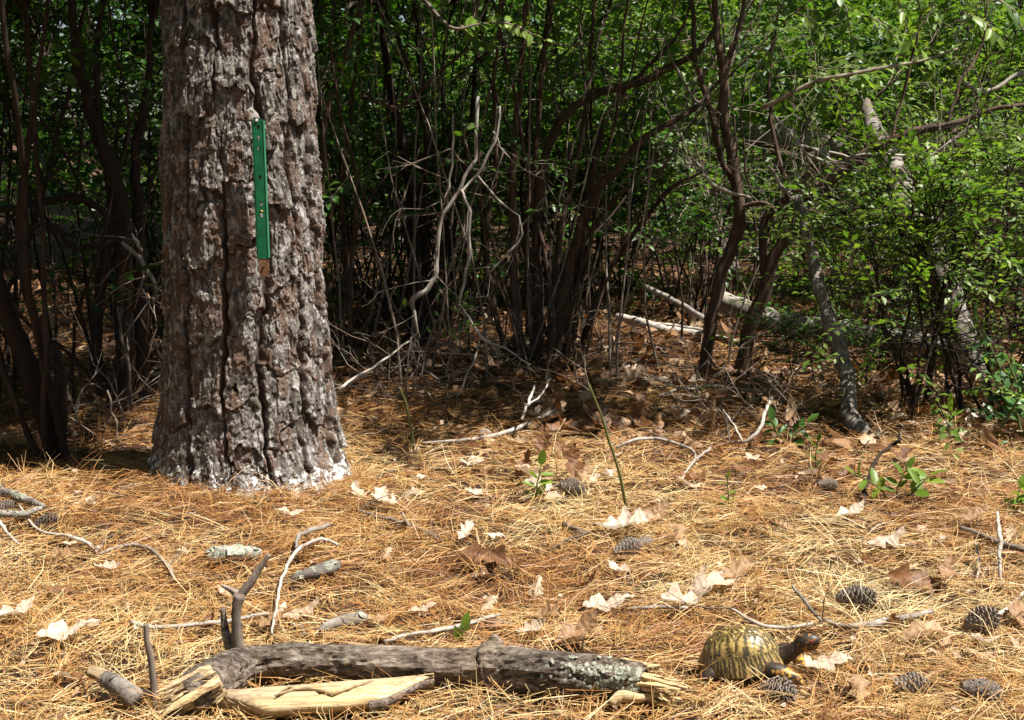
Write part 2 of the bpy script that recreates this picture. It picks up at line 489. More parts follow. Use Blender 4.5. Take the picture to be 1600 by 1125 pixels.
def make_pine():
    t = thing('pine_tree', (TX, TY, 0), 'thick pine trunk with scaly grey bark and a green metal strip on it', 'tree')
    o0 = org(t)
    # angle 0 faces the camera; fine columns over the side that can be seen
    fine = np.linspace(-R(112), R(112), 345)
    coarse = np.linspace(R(112), 2 * np.pi - R(112), 46)[1:-1]
    th = np.concatenate([fine, coarse]); nth = len(th)
    zr = np.concatenate([np.arange(-0.07, 1.62, 0.0031), np.linspace(1.65, 11, 30)]); nz = len(zr)
    TH, Z = np.meshgrid(th, zr)
    thw = (TH + np.pi) % (2 * np.pi)
    s = TH * 0.2
    # vertical ridges with wandering borders
    NB = 14
    bw = 2 * np.pi * 0.2 / NB
    wob = 0.5 * perlin(s * 2.5 + 4, Z * 1.5, 101) + 0.17 * perlin(s * 9, Z * 6, 102) + 0.10 * perlin(s * 30, Z * 30, 111)
    q = s / bw + wob + 0.12 * Z
    k = np.floor(q); f = q - k
    dist = np.minimum(f, 1 - f)
    # fissures open and close along the trunk
    kb = np.round(q)
    opn = 0.52 + 1.0 * perlin(kb * 7.3 + 0.5, Z * 2.6 + kb * 3.1, 105)
    opn = np.clip(opn, 0.03, 1.0)
    fis = smooth(0.0, 1.0, dist / (0.03 + 0.15 * opn))
    # plates: each ridge is cut across at its own heights
    zz = Z / 0.17 + _h(k, k * 0 + 3, 5) * 7 + 0.35 * perlin(s * 16, Z * 11, 106) + 0.14 * perlin(s * 50, Z * 40, 112) + 0.55 * (f - 0.5) * (_h(k, k * 0, 9) - 0.5)
    pz = np.floor(zz); fz = zz - pz
    dz = np.minimum(fz, 1 - fz)
    gap = 0.02 + 0.06 * _h(k, np.round(zz), 12)
    cut = smooth(0.0, 1.0, dz / gap)
    ph = _h(k, pz, 21)
    # scale layers: lower edges stand proud, upper parts flaked away
    def terrace(n, lv, sharp):
        a = n * lv; b = np.floor(a); c = a - b
        return (b + smooth(1 - sharp, 1.0, c)) / lv, _h(b, k + pz * 13, 33)
    n1 = 0.5 + 0.5 * fbm(s * 19 + ph * 40, Z * 5.5 + ph * 17, 4, 201, 0.5)
    t1, id1 = terrace(n1 + 0.05 * fbm(s * 60, Z * 45, 3, 206), 6, 0.05)
    n2 = 0.5 + 0.5 * fbm(s * 46 + ph * 9, Z * 24, 3, 205, 0.6)
    t2, id2 = terrace(n2 + 0.06 * fbm(s * 120, Z * 90, 2, 207), 5, 0.08)
    q2 = s / 0.034 + 0.5 * perlin(s * 14, Z * 9, 231) + 0.2 * perlin(s * 45, Z * 45, 232); k2 = np.floor(q2); f2 = np.abs(q2 - k2 - .5) * 2
    z2 = Z / 0.052 * (0.7 + 0.6 * _h(k2, k2 * 0, 41)) + _h(k2, k2 * 0 + 1, 42) * 9 + 0.30 * perlin(s * 40, Z * 18, 233) + 0.16 * perlin(s * 110, Z * 80, 234)
    p2 = np.floor(z2); fz2 = z2 - p2
    saw = (1 - fz2) * smooth(0.0, 0.10, fz2) * (0.35 + 0.65 * _h(k2, p2, 43)) * (1 - 0.5 * smooth(.7, 1, f2))
    sid = _h(k2, p2, 44)
    disp = (fis - 1) * (0.006 + 0.019 * opn) + (cut - 1) * 0.006 * fis + (ph - 0.5) * 0.011 * fis
    disp += (0.35 + 0.65 * fis) * ((0.5 - fz) * 0.010 + saw * 0.0055 + (t1 - 0.5) * 0.029 + (t2 - 0.5) * 0.007) + 0.0022 * fbm(s * 150, Z * 80, 3, 210)
    disp *= np.where(Z > 1.62, 0.6, 1.0)
    flare = 0.030 * np.exp(-np.clip(Z, 0, 9) / 0.07) * (0.4 + perlin(TH * 1.4 + 3, TH * 0, 220) + 0.7 * perlin(TH * 4, TH * 0 + 2, 221))
    flare += 0.022 * np.exp(-((TH - 1.15) / 0.35) ** 2) * np.exp(-np.clip(Z, 0, 9) / 0.06)
    r = trunk_radius(Z) + disp + flare
    lean = 0.012 * Z
    X = np.sin(TH) * r + lean * 0.4; Y = -np.cos(TH) * r
    V = np.stack([X + TX, Y + TY, Z], -1).reshape(-1, 3)
    i, j = np.meshgrid(np.arange(nz - 1), np.arange(nth), indexing='ij'); j2 = (j + 1) % nth
    Q = np.stack([i * nth + j, i * nth + j2, (i + 1) * nth + j2, (i + 1) * nth + j], -1).reshape(-1, 4)
    fi = i.ravel() * nth + j.ravel()
    cell = (k * 1000 + pz).ravel()[fi]
    fc = fis.ravel()[fi]; cc = cut.ravel()[fi]
    front = (np.abs(th[j.ravel()]) < R(100)) & (zr[i.ravel()] < 1.35) & (zr[i.ravel()] > -0.02)
    plate = front & (fc > 0.45) & (cc > 0.35) & (j.ravel() < 344)
    fisA = np.clip(fis * (0.35 + 0.65 * cut), 0, 1).ravel().astype(np.float32)
    terA = (0.4 * id1 + 0.6 * sid).ravel().astype(np.float32)
    def sub(qs, name, parent):
        u, inv = np.unique(qs, return_inverse=True)
        a = Acc(); a.add(V[u], inv.reshape(-1, 4))
        me = a.mesh(name, o0, False)
        for nm, arr in (('fis', fisA), ('ter', terA)):
            at_ = me.attributes.new(nm, 'FLOAT', 'POINT'); at_.data.foreach_set('value', arr[u])
        return link(name, me, M['pine_bark'], parent)
    ids, cnt = np.unique(cell[plate], return_counts=True)
    big = ids[cnt > 130]
    isb = plate & np.isin(cell, big)
    trunk = sub(Q[~isb], 'trunk', t)
    for c in big:
        sub(Q[isb & (cell == c)], 'bark_plate', trunk)
    # boughs far above the frame, they shade the left
    br = Acc(); nd = Acc()
    for b in range(24):
        z = 4.6 + 0.26 * b; a_ = b * 2.4 + rng.uniform(0, 0.6); ln = 2.8 - 0.085 * b
        p0 = np.array([TX, TY, z]); d = np.array([math.cos(a_), math.sin(a_), 0.12])
        if d[0] > -0.3 and d[1] < 0.75 or d[1] < -0.35: ln *= 0.42
        pts = np.array([p0 + d * ln * u + np.array([0, 0, 0.25 * u * u]) for u in np.linspace(0, 1, 6)])
        tube(br, pts, np.linspace(0.035, 0.008, 6), 6)
        for c in range(50):
            u = rng.uniform(0.25, 1.0); p = p0 + d * ln * u + rng.normal(0, 0.2, 3)
            m = 26
            dd = rng.normal(size=(m, 3)); dd /= np.linalg.norm(dd, axis=1)[:, None]
            L = rng.uniform(0.09, 0.16, m)[:, None]; sd = np.cross(dd, [0.2, 0.3, 0.9]) * 0.006
            v = np.stack([p - sd, p + sd, p + dd * L], 1).reshape(-1, 3)
            nd.add(v, None, np.arange(m * 3).reshape(-1, 3), rng.uniform())
    br.build('branches', M['pine_bark'], t, o0)
    nd.build('crown', M['green_a'], t, o0)
    return t, V.reshape(nz, nth, 3), th, zr
reseed('pine')
pine, TV, TTH, TZR = make_pine()

# ------------------------------------------------------------------ green metal strip nailed on the pine
def solidmat(name, col, rough=0.5, spec=0.5, metal=0.0, var=0.25, scale=40):
    m, nt, b = mat_base(name)
    vec = coords(nt); f = noise(nt, vec, scale, 5, 0.65)
    lo = tuple(c * (1 - var) for c in col); hi = tuple(min(1, c * (1 + var)) for c in col)
    r = ramp(nt, f, [(0.3, lo), (0.7, hi)]); nt.links.new(r.outputs[0], b.inputs['Base Color'])
    b.inputs['Roughness'].default_value = rough; b.inputs['Specular IOR Level'].default_value = spec
    b.inputs['Metallic'].default_value = metal
    bump(nt, b, f, 0.15, 0.002)
    return m

def make_strip():
    gm = worn = solidmat('green_paint', (0.003, 0.105, 0.034), 0.42, 0.45, 0, 0.45, 25)
    wt = worn.node_tree; wb_ = wt.nodes['Principled BSDF']; src = wb_.inputs['Base Color'].links[0].from_socket
    wf = ramp(wt, noise(wt, coords(wt, (1, 1, .35)), 120, 6, 0.8), [(0.60, (0, 0, 0)), (0.68, (1, 1, 1))]).outputs[0]
    wt.links.new(mixc(wt, math_n(wt, 'MULTIPLY', wf, 0.7), src, (0.06, 0.085, 0.05)), wb_.inputs['Base Color'])
    pale = solidmat('pale_edge', (0.05, 0.30, 0.14), 0.5, 0.4)  # paler green of the right flange
    rust = solidmat('rusty_wood', (0.17, 0.085, 0.042), 0.85, 0.2, 0, 0.5, 60)
    nail = solidmat('nail_head', (0.75, 0.72, 0.68), 0.35, 0.5, 0.3)
    Yf = TY - 0.21
    top = at(403, 186, Yf - 0.004); bot = at(411.5, 404, Yf - 0.018); tip = at(413, 432, Yf - 0.02)
    t = thing('metal_strip', bot, 'bright green perforated metal strip fixed upright on the pine trunk', 'metal strip')
    o0 = org(t)
    ax = nrm(top - bot); L = np.linalg.norm(top - bot)
    sx = nrm(np.array([1.0, 0.10, 0]) - ax * np.dot([1.0, 0.10, 0], ax)); nz_ = np.cross(sx, ax)   # nz_ points to the camera side
    if nz_[1] > 0: nz_ = -nz_
    hw, th_ = 0.0112, 0.004
    bm = bmesh.new()
    # plate with real openings: grid of cells, hexagon-ish holes left out
    holes = [L - 0.012 - h for h in (0.038 * 0 + 0.006, 0.030, 0.055, 0.118, 0.178, 0.205)]
    hr = 0.0032
    us = [-hw, -hr, hr, hw]
    vs = sorted(set([0.0, L] + [h - hr * 1.5 for h in holes] + [h + hr * 1.5 for h in holes]))
    P = lambda u, v, w: bm.verts.new((ax * v + sx * u + nz_ * w).tolist())
    def cellbox(u0, u1, v0, v1):
        c = [P(u0, v0, 0), P(u1, v0, 0), P(u1, v1, 0), P(u0, v1, 0), P(u0, v0, th_), P(u1, v0, th_), P(u1, v1, th_), P(u0, v1, th_)]
        for f in ((0, 3, 2, 1), (4, 5, 6, 7), (0, 1, 5, 4), (1, 2, 6, 5), (2, 3, 7, 6), (3, 0, 4, 7)): bm.faces.new([c[i] for i in f])
    for a, b in zip(vs[:-1], vs[1:]):
        mid = (a + b) / 2
        hole = any(abs(mid - h) < hr for h in holes)
        if not hole: cellbox(-hw, hw, a, b)
        else:
            cellbox(-hw, -hr, a, b); cellbox(hr, hw, a, b)
            c = hr * 0.75
            for s1 in (-1, 1):
                for (vv, dv) in ((a, 1), (b, -1)):
                    pts = [(s1 * hr, vv), (s1 * (hr - c), vv), (s1 * hr, vv + dv * c)]
                    lo = [P(u, v, 0) for u, v in pts]; hi = [P(u, v, th_) for u, v in pts]
                    bm.faces.new(lo); bm.faces.new(hi[::-1])
                    for i in range(3): bm.faces.new([lo[i], lo[(i + 1) % 3], hi[(i + 1) % 3], hi[i]])
    bmesh.ops.remove_doubles(bm, verts=bm.verts, dist=1e-5)
    bmesh.ops.recalc_face_normals(bm, faces=bm.faces)
    me = bpy.data.meshes.new('plate'); bm.to_mesh(me); bm.free()
    link('plate', me, gm, t)
    def box(name, mat, u0, u1, v0, v1, w0, w1, jag=0.0):
        a = Acc(); nv = 9; V = []
        for i, v in enumerate(np.linspace(v0, v1, nv)):
            e = (rng.uniform(-jag, jag), rng.uniform(-jag, jag))
            for (u, w) in ((u0 + e[0], w0), (u1 + e[1], w0), (u1 + e[1], w1), (u0 + e[0], w1)): V.append(o0 + ax * v + sx * u + nz_ * w)
        Q = [(4 * i + j, 4 * i + (j + 1) % 4, 4 * i + 4 + (j + 1) % 4, 4 * i + 4 + j) for i in range(nv - 1) for j in range(4)] + [(3, 2, 1, 0), (4 * nv - 4, 4 * nv - 3, 4 * nv - 2, 4 * nv - 1)]
        a.add(V, Q); return a.build(name, mat, t, o0, False)
    box('flange', pale, hw + 0.0005, hw + 0.0028, 0.002, L - 0.004, -0.012, th_ + 0.0015)
    box('flange', gm, -hw - 0.003, -hw - 0.0005, 0.002, L - 0.004, -0.012, th_ - 0.001)
    box('wooden_tip', rust, -hw + 0.001, hw + 0.001, -0.042, -0.0006, -0.006, th_ - 0.0008, 0.0012)
    def nailhead(u, v, rr, mat):
        a = Acc(); c = o0 + ax * v + sx * u + nz_ * th_
        pts = [c - nz_ * 0.01, c + nz_ * 0.0002, c + nz_ * 0.0003, c + nz_ * 0.002, c + nz_ * 0.003]
        tube(a, pts, [rr * 0.4, rr * 0.4, rr, rr, rr * 0.5], 12); a.build('nail', mat, t, o0)
    nailhead(-0.003, L - 0.004, 0.0034, nail)
    nailhead(0.001, L - 0.012 - 0.196, 0.003, solidmat('brass_nail', (0.5, 0.33, 0.1), 0.4, 0.5, 0.5))
    nailhead(0.0, -0.018, 0.003, solidmat('rust_nail', (0.12, 0.05, 0.025), 0.8, 0.2))
reseed('make_strip')
make_strip()

# ------------------------------------------------------------------ leaves and sprays
def leaf_geo(L, W, fold=0.35, droop=0.25, hi=True):
    """leaf along +x, face up +z"""
    if hi:
        ts = [0, 0.28, 0.68, 1.0]; ws = [0, 0.86, 0.84, 0]
        mid = [(L * t, 0, -droop * L * t * t) for t in ts]
        V = list(mid)
        for sgn in (1, -1):
            for t, w in zip(ts[1:3], ws[1:3]):
                V.append((L * t, sgn * W * 0.5 * w, -droop * L * t * t + fold * W * 0.5 * w))
        tris = []
        for o, flip in ((4, False), (6, True)):
            fs = [(0, 1, o), (1, 2, o), (2, o + 1, o), (2, 3, o + 1)]
            tris += [f if not flip else f[::-1] for f in fs]
        return np.array(V, float), np.array(tris)
    V = [(0, 0, 0), (L * 0.5, W * 0.5, fold * W * 0.5 - droop * L * 0.25), (L * 0.5, -W * 0.5, fold * W * 0.5 - droop * L * 0.25), (L, 0, -droop * L), (L * 0.5, 0, -droop * L * 0.25)]
    return np.array(V, float), np.array([(0, 4, 1), (4, 3, 1), (0, 2, 4), (4, 2, 3)])

def rotm(fwd, up):
    x = nrm(fwd); y = nrm(np.cross(up, x)); z = np.cross(x, y)
    return np.stack([x, y, z], 1)

def make_spray(L, n, leaf, ratio, hi, seed):
    r_ = np.random.default_rng(seed)
    tw = Acc(); lv = Acc()
    c = np.array([[u * L, 0.06 * L * math.sin(u * 3 + seed), -0.16 * L * u * u + 0.05 * L * u] for u in np.linspace(0, 1, 5)])
    tube(tw, c[[0, 2, 4]], np.linspace(0.0022, 0.0008, 3), 3, cap=False)
    for i in range(n):
        u = 0.12 + 0.88 * i / (n - 1); f_ = u * 4; k = min(int(f_), 3); p = c[k] + (c[k + 1] - c[k]) * (f_ - k)
        sgn = 1 if i % 2 else -1
        a = sgn * r_.uniform(0.6, 1.15) if i < n - 1 else r_.uniform(-0.2, 0.2)
        d = np.array([math.cos(a), math.sin(a), r_.uniform(-0.35, 0.25)])
        up = nrm(np.array([r_.normal(0, 0.3), r_.normal(0, 0.3), 1]))
        l = leaf * r_.uniform(0.65, 1.15)
        V, T = leaf_geo(l, l * ratio * r_.uniform(0.85, 1.15), r_.uniform(0.15, 0.5), r_.uniform(0.0, 0.4), hi)
        V = V @ rotm(d, up).T + p + nrm(d) * 0.004
        lv.add(V, None, T, r_.uniform(0.1, 0.9))
    return (np.concatenate(lv.V), np.concatenate(lv.T), np.concatenate(lv.A)), (np.concatenate(tw.V), np.concatenate(tw.Q))

SP = {
    'near': [make_spray(0.24, 12, 0.042, 0.48, True, s) for s in range(6)],
    'big': [make_spray(0.26, 8, 0.062, 0.46, True, s + 20) for s in range(6)],
    'small': [make_spray(0.16, 13, 0.026, 0.5, False, s + 40) for s in range(6)],
    'mid': [make_spray(0.26, 12, 0.046, 0.5, False, s + 60) for s in range(6)],
    'far': [make_spray(0.34, 14, 0.07, 0.62, False, s + 80) for s in range(6)],
}

GAPS = [(-0.62, 0.18, 3.88, 4.65, 0.75, 0.97), (0.5, 2.2, 5.5, 6.7, 0.25, 0.75), (0.9, 2.3, 4.3, 5.5, 0.0, 0.5)]
def put_spray(lv, tw, kind, p, d, sc=1.0, tint=0.0):
    for (x0, x1, y0, y1, z0, pr) in GAPS:          # gaps in the leaves where the sun comes down
        h_ = p[2] - z0
        if h_ > 0.25:
            gx, gy = p[0] - sun_vec.x / sun_vec.z * h_, p[1] - sun_vec.y / sun_vec.z * h_
            if x0 < gx < x1 and y0 < gy < y1 and rng.uniform() < pr: return
    if kind in ('mid', 'near') and rng.uniform() < 0.16: kind = 'big'
    (V, T, A), (tv, tq) = SP[kind][rng.integers(0, 6)]
    up = nrm(np.array([rng.normal(0, 0.35), rng.normal(0, 0.35), 1.0]))
    m = rotm(d, up).T * sc
    lv.add(V @ m + p, None, T, np.clip(A + tint, 0, 1))
    if tw is not None: tw.add(tv @ m + p, tq)

def wander(p, d, L, n, jit, grav=0.0):
    pts = [np.asarray(p, float)]; d = nrm(d)
    for i in range(n - 1):
        d = nrm(d + rng.normal(0, jit, 3) + np.array([0, 0, grav]))
        pts.append(pts[-1] + d * L / (n - 1))
    return np.array(pts)

def bare_twigs(acc, p, d, L, r, depth, jit=0.22, nb=3, grav=-0.02, sides=4):
    n = max(4, int(L / 0.05)); n = min(n, 7)
    pts = wander(p, d, L, n, jit, grav)
    tube(acc, pts, np.linspace(r, r * 0.4, n), sides if depth else 3, cap=False)
    if depth:
        for _ in range(nb):
            k = rng.integers(1, n)
            dd = nrm(pts[k] - pts[k - 1]) + rand_dir() * 0.9
            bare_twigs(acc, pts[k], dd, L * rng.uniform(0.35, 0.65), r * 0.55, depth - 1, jit, nb, grav, sides)

def px_stem(rows):
    """rows of (px, py, Y, width in px) -> points and radii"""
    P = []; W = []
    for px, py, Y, w in rows:
        p = at(px, py, Y); P.append(p)
        depth = Y * math.cos(TILT) + (CAM_H - p[2]) * math.sin(TILT)
        W.append(w * depth / FPX / 2)
    return np.array(P), np.array(W)

def traced(acc, rows, n=None, sides=9, rough=0.16, seed=None, jit=0.006, wscale=1.0):
    P, W = px_stem(rows)
    n = n or max(12, int(np.sum(np.linalg.norm(np.diff(P, axis=0), axis=1)) / 0.022))
    W = W * wscale; S = spline(np.column_stack([P, W]), n)
    pts = S[:, :3]
    sd = seed if seed is not None else int(rng.integers(1, 900))
    L = np.linspace(0, n * 0.35, n)
    pts = pts + jit * np.stack([perlin(L, L * 0 + sd, 1), perlin(L, L * 0 + sd, 2), 0.4 * perlin(L, L * 0 + sd, 3)], -1)
    tube(acc, pts, np.maximum(S[:, 3], 0.0008), sides, rough=rough, seed=sd)
    return pts, S[:, 3]

def canopy(lv, tw, p, d, L, kind, nspray=6, nbr=3, sc=1.0, tint=0.0, r=0.008, flat=0.25):
    """a leafy end of a stem: the stem goes on, forks and carries sprays"""
    for b in range(nbr):
        dd = nrm(nrm(d) + rand_dir() * 0.75 + np.array([0, 0, flat]))
        pts = wander(p, dd, L * rng.uniform(0.7, 1.2), 7, 0.16, -0.015)
        tube(tw, pts, np.linspace(r, 0.0015, 7), 4, cap=False)
        for s_ in range(nspray):
            k = rng.integers(2, 7)
            sd = nrm(pts[k] - pts[k - 1]) * 0.5 + rand_dir() * np.array([1, 1, 0.45])
            put_spray(lv, tw, kind, pts[k], sd, sc * rng.uniform(0.8, 1.25), tint + rng.normal(0, 0.08))

def ground_at(px, py):
    return at_z(px, py, 0)

def shrub(name, base, label, stems, kind='mid', mat='green_a', stem_mat='stem', extra=0, top=2.2, spread=0.6, nspray=7, nbr=4, cat='shrub', group=None, tint=0.0, low=0, sc=1.0, exr=0.008, join_r=0.9, over=(), thin=0, ws=0.8):
    """stems: list of pixel-traced rows; extra: further stems grown from the base"""
    reseed(label + str(round(float(base[0]), 2)))
    t = thing(name, base, label, cat, group); o0 = org(t)
    lv, tw = Acc(), Acc()
    for rows in stems:
        a = Acc(); pts, rad = traced(a, rows, wscale=ws)
        a.build('stem', M[stem_mat], t, o0)
        e = pts[-1]; d = nrm(pts[-1] - pts[-4])
        if e[2] > 0.9:
            canopy(lv, tw, e, d + np.array([0, 0, 0.4]), max(0.35, (top - e[2]) * 0.8), kind, nspray, nbr, sc, tint, max(0.004, rad[-1] * join_r))
        for _ in range(low):
            k = rng.integers(len(pts) // 3, len(pts))
            q = wander(pts[k], rand_dir() * np.array([1, 1, 0.4]) + np.array([0, 0, 0.25]), rng.uniform(0.15, 0.45), 5, 0.25)
            tube(tw, q, np.linspace(0.0019, 0.0010, 5), 4, cap=False)
            put_spray(lv, tw, kind, q[-1], q[-1] - q[-2], sc * rng.uniform(0.7, 1.0), tint)
    for i in range(extra):
        a_ = rng.uniform(0, 2 * np.pi); out = rng.uniform(0.1, 0.5)
        d = np.array([math.cos(a_) * out, math.sin(a_) * out, 1.0])
        b0 = np.array(base) + np.array([rng.normal(0, spread * 0.12), rng.normal(0, spread * 0.12), -0.02])
        L = top * rng.uniform(0.55, 0.9)
        pts = wander(b0, d, L, 16, 0.10, 0.02)
        S = spline(pts, 34); rr = exr * rng.uniform(0.5, 1.3)
        a = Acc(); tube(a, S, np.linspace(rr, rr * 0.45, 34), 6, rough=0.1, seed=int(rng.integers(1, 900)))
        a.build('stem', M[stem_mat], t, o0)
        canopy(lv, tw, S[-1], S[-1] - S[-4], top * 0.32, kind, nspray, nbr, sc, tint, rr * 0.5)
        for _ in range(low):
            k = rng.integers(9, 30)
            q = wander(S[k], rand_dir() * np.array([1, 1, 0.3]) + np.array([0, 0, 0.2]), rng.uniform(0.15, 0.5), 5, 0.25)
            tube(tw, q, np.linspace(0.0019, 0.0010, 5), 4, cap=False)
            put_spray(lv, tw, kind, q[-1], q[-1] - q[-2], sc * rng.uniform(0.8, 1.1), tint)
    for (ox, oy, oz) in over:  # unseen leafy branches, added above the frame to shade the floor
        src = np.array(base) + np.array([rng.normal(0, .3), rng.normal(-.1, .2), 1.75])
        tgt = np.array([ox, oy, oz]); mid = (src + tgt) / 2 + np.array([0, 0, .25])
        q = spline([src, mid, tgt], 14); tube(tw, q, np.linspace(0.012, 0.003, 14), 5, cap=False)
        for _ in range(26):
            k = rng.integers(7, 14)
            put_spray(lv, tw, kind, q[k] + rng.normal(0, .08, 3), rand_dir() * np.array([1, 1, .3]), sc * rng.uniform(1.0, 1.6), tint)
    for i in range(thin):
        a_ = rng.uniform(0, 6.28); out = rng.uniform(0.02, 0.35)
        b0 = np.array(base) + np.array([rng.normal(0, .3), rng.normal(0, .3), -.02])
        if abs(b0[0] + .67) < .75 and b0[1] < 4.3: continue
        S = spline(wander(b0, (math.cos(a_) * out, math.sin(a_) * out, 1), rng.uniform(1.0, 2.2), 9, .09, .02), 16)
        tube(tw, S[::2], np.linspace(rng.uniform(.003, .007), .0015, 8), 4, cap=False)
        for _ in range(2): put_spray(lv, tw, kind, S[rng.integers(7, 16)], rand_dir() * np.array([1, 1, .4]), sc * rng.uniform(.7, 1.1), tint)
    if lv.n: lv.build('foliage', M[mat], t, o0, kind='stuff')
    if tw.n: tw.build('twigs', M['twig' if stem_mat != 'stem_dark' else 'stem_dark'], t, o0, kind='stuff')
    return t

#STEMS
def build_shrubs():
    Y = 4.95
    shrub('shrub', ground_at(845, 572), 'many stemmed shrub fanning out from one base in the centre of the thicket', [
        [(838, 575, Y, 26), (840, 480, Y, 22), (838, 380, Y, 20), (848, 262, Y, 19), (872, 195, Y, 18), (901, 164, Y, 17), (940, 143, Y, 17), (975, 135, Y, 16), (1015, 122, Y, 16), (1048, 104, Y, 14), (1090, 82, Y, 12), (1120, 40, Y, 9)],
        [(862, 578, Y - .05, 30), (872, 500, Y - .05, 26), (893, 400, Y - .05, 22), (930, 303, Y - .05, 19), (962, 266, Y - .06, 17), (1002, 220, Y - .06, 14), (1045, 193, Y - .06, 12), (1082, 172, Y - .06, 9), (1130, 120, Y, 6)],
        [(880, 572, Y + .1, 18), (900, 450, Y + .1, 16), (915, 330, Y + .1, 15), (933, 241, Y + .1, 14), (943, 193, Y + .1, 12), (972, 145, Y + .1, 10), (1000, 116, Y + .1, 9), (1034, 82, Y + .1, 8), (1062, 50, Y + .1, 7), (1080, 5, Y + .1, 5)],
        [(905, 560, Y + .25, 13), (922, 499, Y + .22, 14), (942, 442, Y + .2, 12), (965, 402, Y + .18, 11), (996, 357, Y + .15, 10), (1030, 314, Y + .1, 9), (1058, 287, Y, 8), (1109, 265, Y, 5)],
        [(815, 570, Y + .05, 22), (806, 470, Y + .05, 19), (803, 380, Y + .06, 17), (801, 290, Y + .08, 15), (806, 200, Y + .1, 13), (815, 110, Y + .1, 11), (822, 0, Y + .1, 8)],
        [(828, 570, Y + .2, 16), (826, 470, Y + .2, 14), (822, 350, Y + .25, 13), (838, 230, Y + .3, 12), (845, 130, Y + .3, 10), (862, 10, Y + .3, 8)],
        [(856, 575, Y + .3, 15), (866, 450, Y + .3, 14), (880, 340, Y + .35, 13), (905, 235, Y + .4, 11), (918, 150, Y + .4, 10), (925, 60, Y + .4, 8), (930, -30, Y + .4, 6)],
        [(793, 560, Y + .1, 13), (770, 470, Y + .15, 12), (760, 370, Y + .2, 11), (775, 250, Y + .2, 10), (772, 120, Y + .2, 8), (785, 5, Y + .2, 6)],
        [(870, 560, Y + .15, 11), (890, 430, Y + .1, 10), (935, 345, Y + .1, 9), (972, 300, Y, 8), (1010, 280, Y, 6), (1040, 258, Y, 5)],
    ], extra=7, top=2.3, nspray=8, low=1, mat='green_a', thin=16, over=[(.8, 3.75, 1.9), (1.0, 3.9, 1.95), (.8, 3.55, 2.0), (.95, 3.7, 2.1), (1.15, 3.65, 2.1), (.75, 4.3, 2.0), (.9, 4.5, 2.1), (.85, 3.9, 2.2), (.6, 3.6, 2.0), (.45, 3.7, 2.1), (1.3, 3.7, 2.0), (1.5, 3.9, 2.1), (1.6, 3.65, 2.0), (.5, 3.5, 1.9), (.4, 3.9, 1.9), (1.35, 4.1, 2.2)])
    Y = 4.80
    shrub('shrub', ground_at(1100, 592), 'tall brown double stemmed shrub forking upward right of centre', [
        [(1098, 596, Y, 25), (1110, 513, Y, 24), (1127, 428, Y, 25), (1147, 378, Y, 26), (1157, 328, Y, 24), (1147, 280, Y, 24), (1142, 233, Y, 22), (1131, 180, Y, 21), (1131, 110, Y, 20), (1121, 60, Y, 15), (1116, 0, Y, 12), (1105, -60, Y, 9)],
        [(1141, 275, Y - .01, 13), (1126, 247, Y - .03, 12), (1112, 178, Y - .05, 12), (1096, 127, Y - .05, 11), (1086, 87, Y - .04, 10), (1083, 25, Y, 9), (1075, -40, Y, 7)],
        [(1131, 112, Y, 14), (1145, 75, Y + .02, 11), (1158, 30, Y + .04, 9), (1170, -40, Y + .05, 7)],
        [(1155, 325, Y, 8), (1180, 318, Y - .04, 11), (1200, 320, Y - .08, 10), (1212, 331, Y - .1, 7)],
    ], top=1.9, nspray=6, nbr=3, low=1, mat='green_b', kind='near', over=[(1.45, 3.6, 2.0)])
    Y = 4.72
    shrub('shrub', ground_at(1156, 606), 'brown leaning shrub whose long upper branch reaches out to the right edge', [
        [(1154, 610, Y, 33), (1163, 560, Y, 30), (1173, 505, Y, 29), (1194, 459, Y, 28), (1203, 415, Y, 26), (1220, 382, Y, 23), (1240, 346, Y, 22), (1260, 317, Y, 24), (1307, 273, Y - .03, 24), (1349, 244, Y - .06, 23), (1390, 223, Y - .1, 20), (1435, 204, Y - .14, 17), (1480, 196, Y - .18, 14), (1520, 183, Y - .2, 12), (1557, 169, Y - .22, 10), (1610, 163, Y - .24, 8), (1680, 140, Y - .25, 6)],
        [(1197, 440, Y, 20), (1192, 385, Y + .03, 18), (1197, 340, Y + .05, 17), (1222, 316, Y + .02, 17), (1240, 300, Y - .05, 15), (1262, 275, Y - .08, 12), (1290, 252, Y - .1, 9)],
        [(1235, 300, Y, 10), (1218, 250, Y + .03, 9), (1205, 190, Y + .06, 8), (1202, 120, Y + .1, 7), (1212, 50, Y + .1, 5), (1218, -30, Y + .1, 4)],
        [(1390, 222, Y - .1, 7), (1408, 160, Y - .08, 6), (1425, 90, Y - .08, 6), (1440, 20, Y - .1, 5)],
        [(1480, 195, Y - .18, 6), (1500, 130, Y - .15, 6), (1530, 80, Y - .1, 5), (1545, 0, Y - .1, 4)],
    ], top=1.6, nspray=4, nbr=2, low=1, mat='green_b', kind='near')
    # stems left of centre
    Y = 5.5
    shrub('shrub', ground_at(655, 535), 'dark upright shrub stems between the pine trunk and the central clump', [
        [(655, 545, Y, 25), (652, 450, Y, 24), (645, 360, Y, 22), (640, 290, Y, 20), (628, 220, Y, 18), (612, 150, Y, 15), (600, 60, Y, 12), (590, -30, Y, 9)],
        [(672, 545, Y + .1, 20), (668, 430, Y + .1, 18), (660, 320, Y + .1, 17), (668, 200, Y + .1, 14), (655, 90, Y + .1, 11), (648, 0, Y + .1, 8)],
        [(690, 540, Y + .2, 14), (700, 420, Y + .2, 13), (718, 300, Y + .2, 11), (735, 200, Y + .2, 10), (745, 100, Y + .2, 9), (760, 0, Y + .2, 7)],
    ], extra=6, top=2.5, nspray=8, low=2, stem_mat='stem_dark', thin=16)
    Y = 5.0
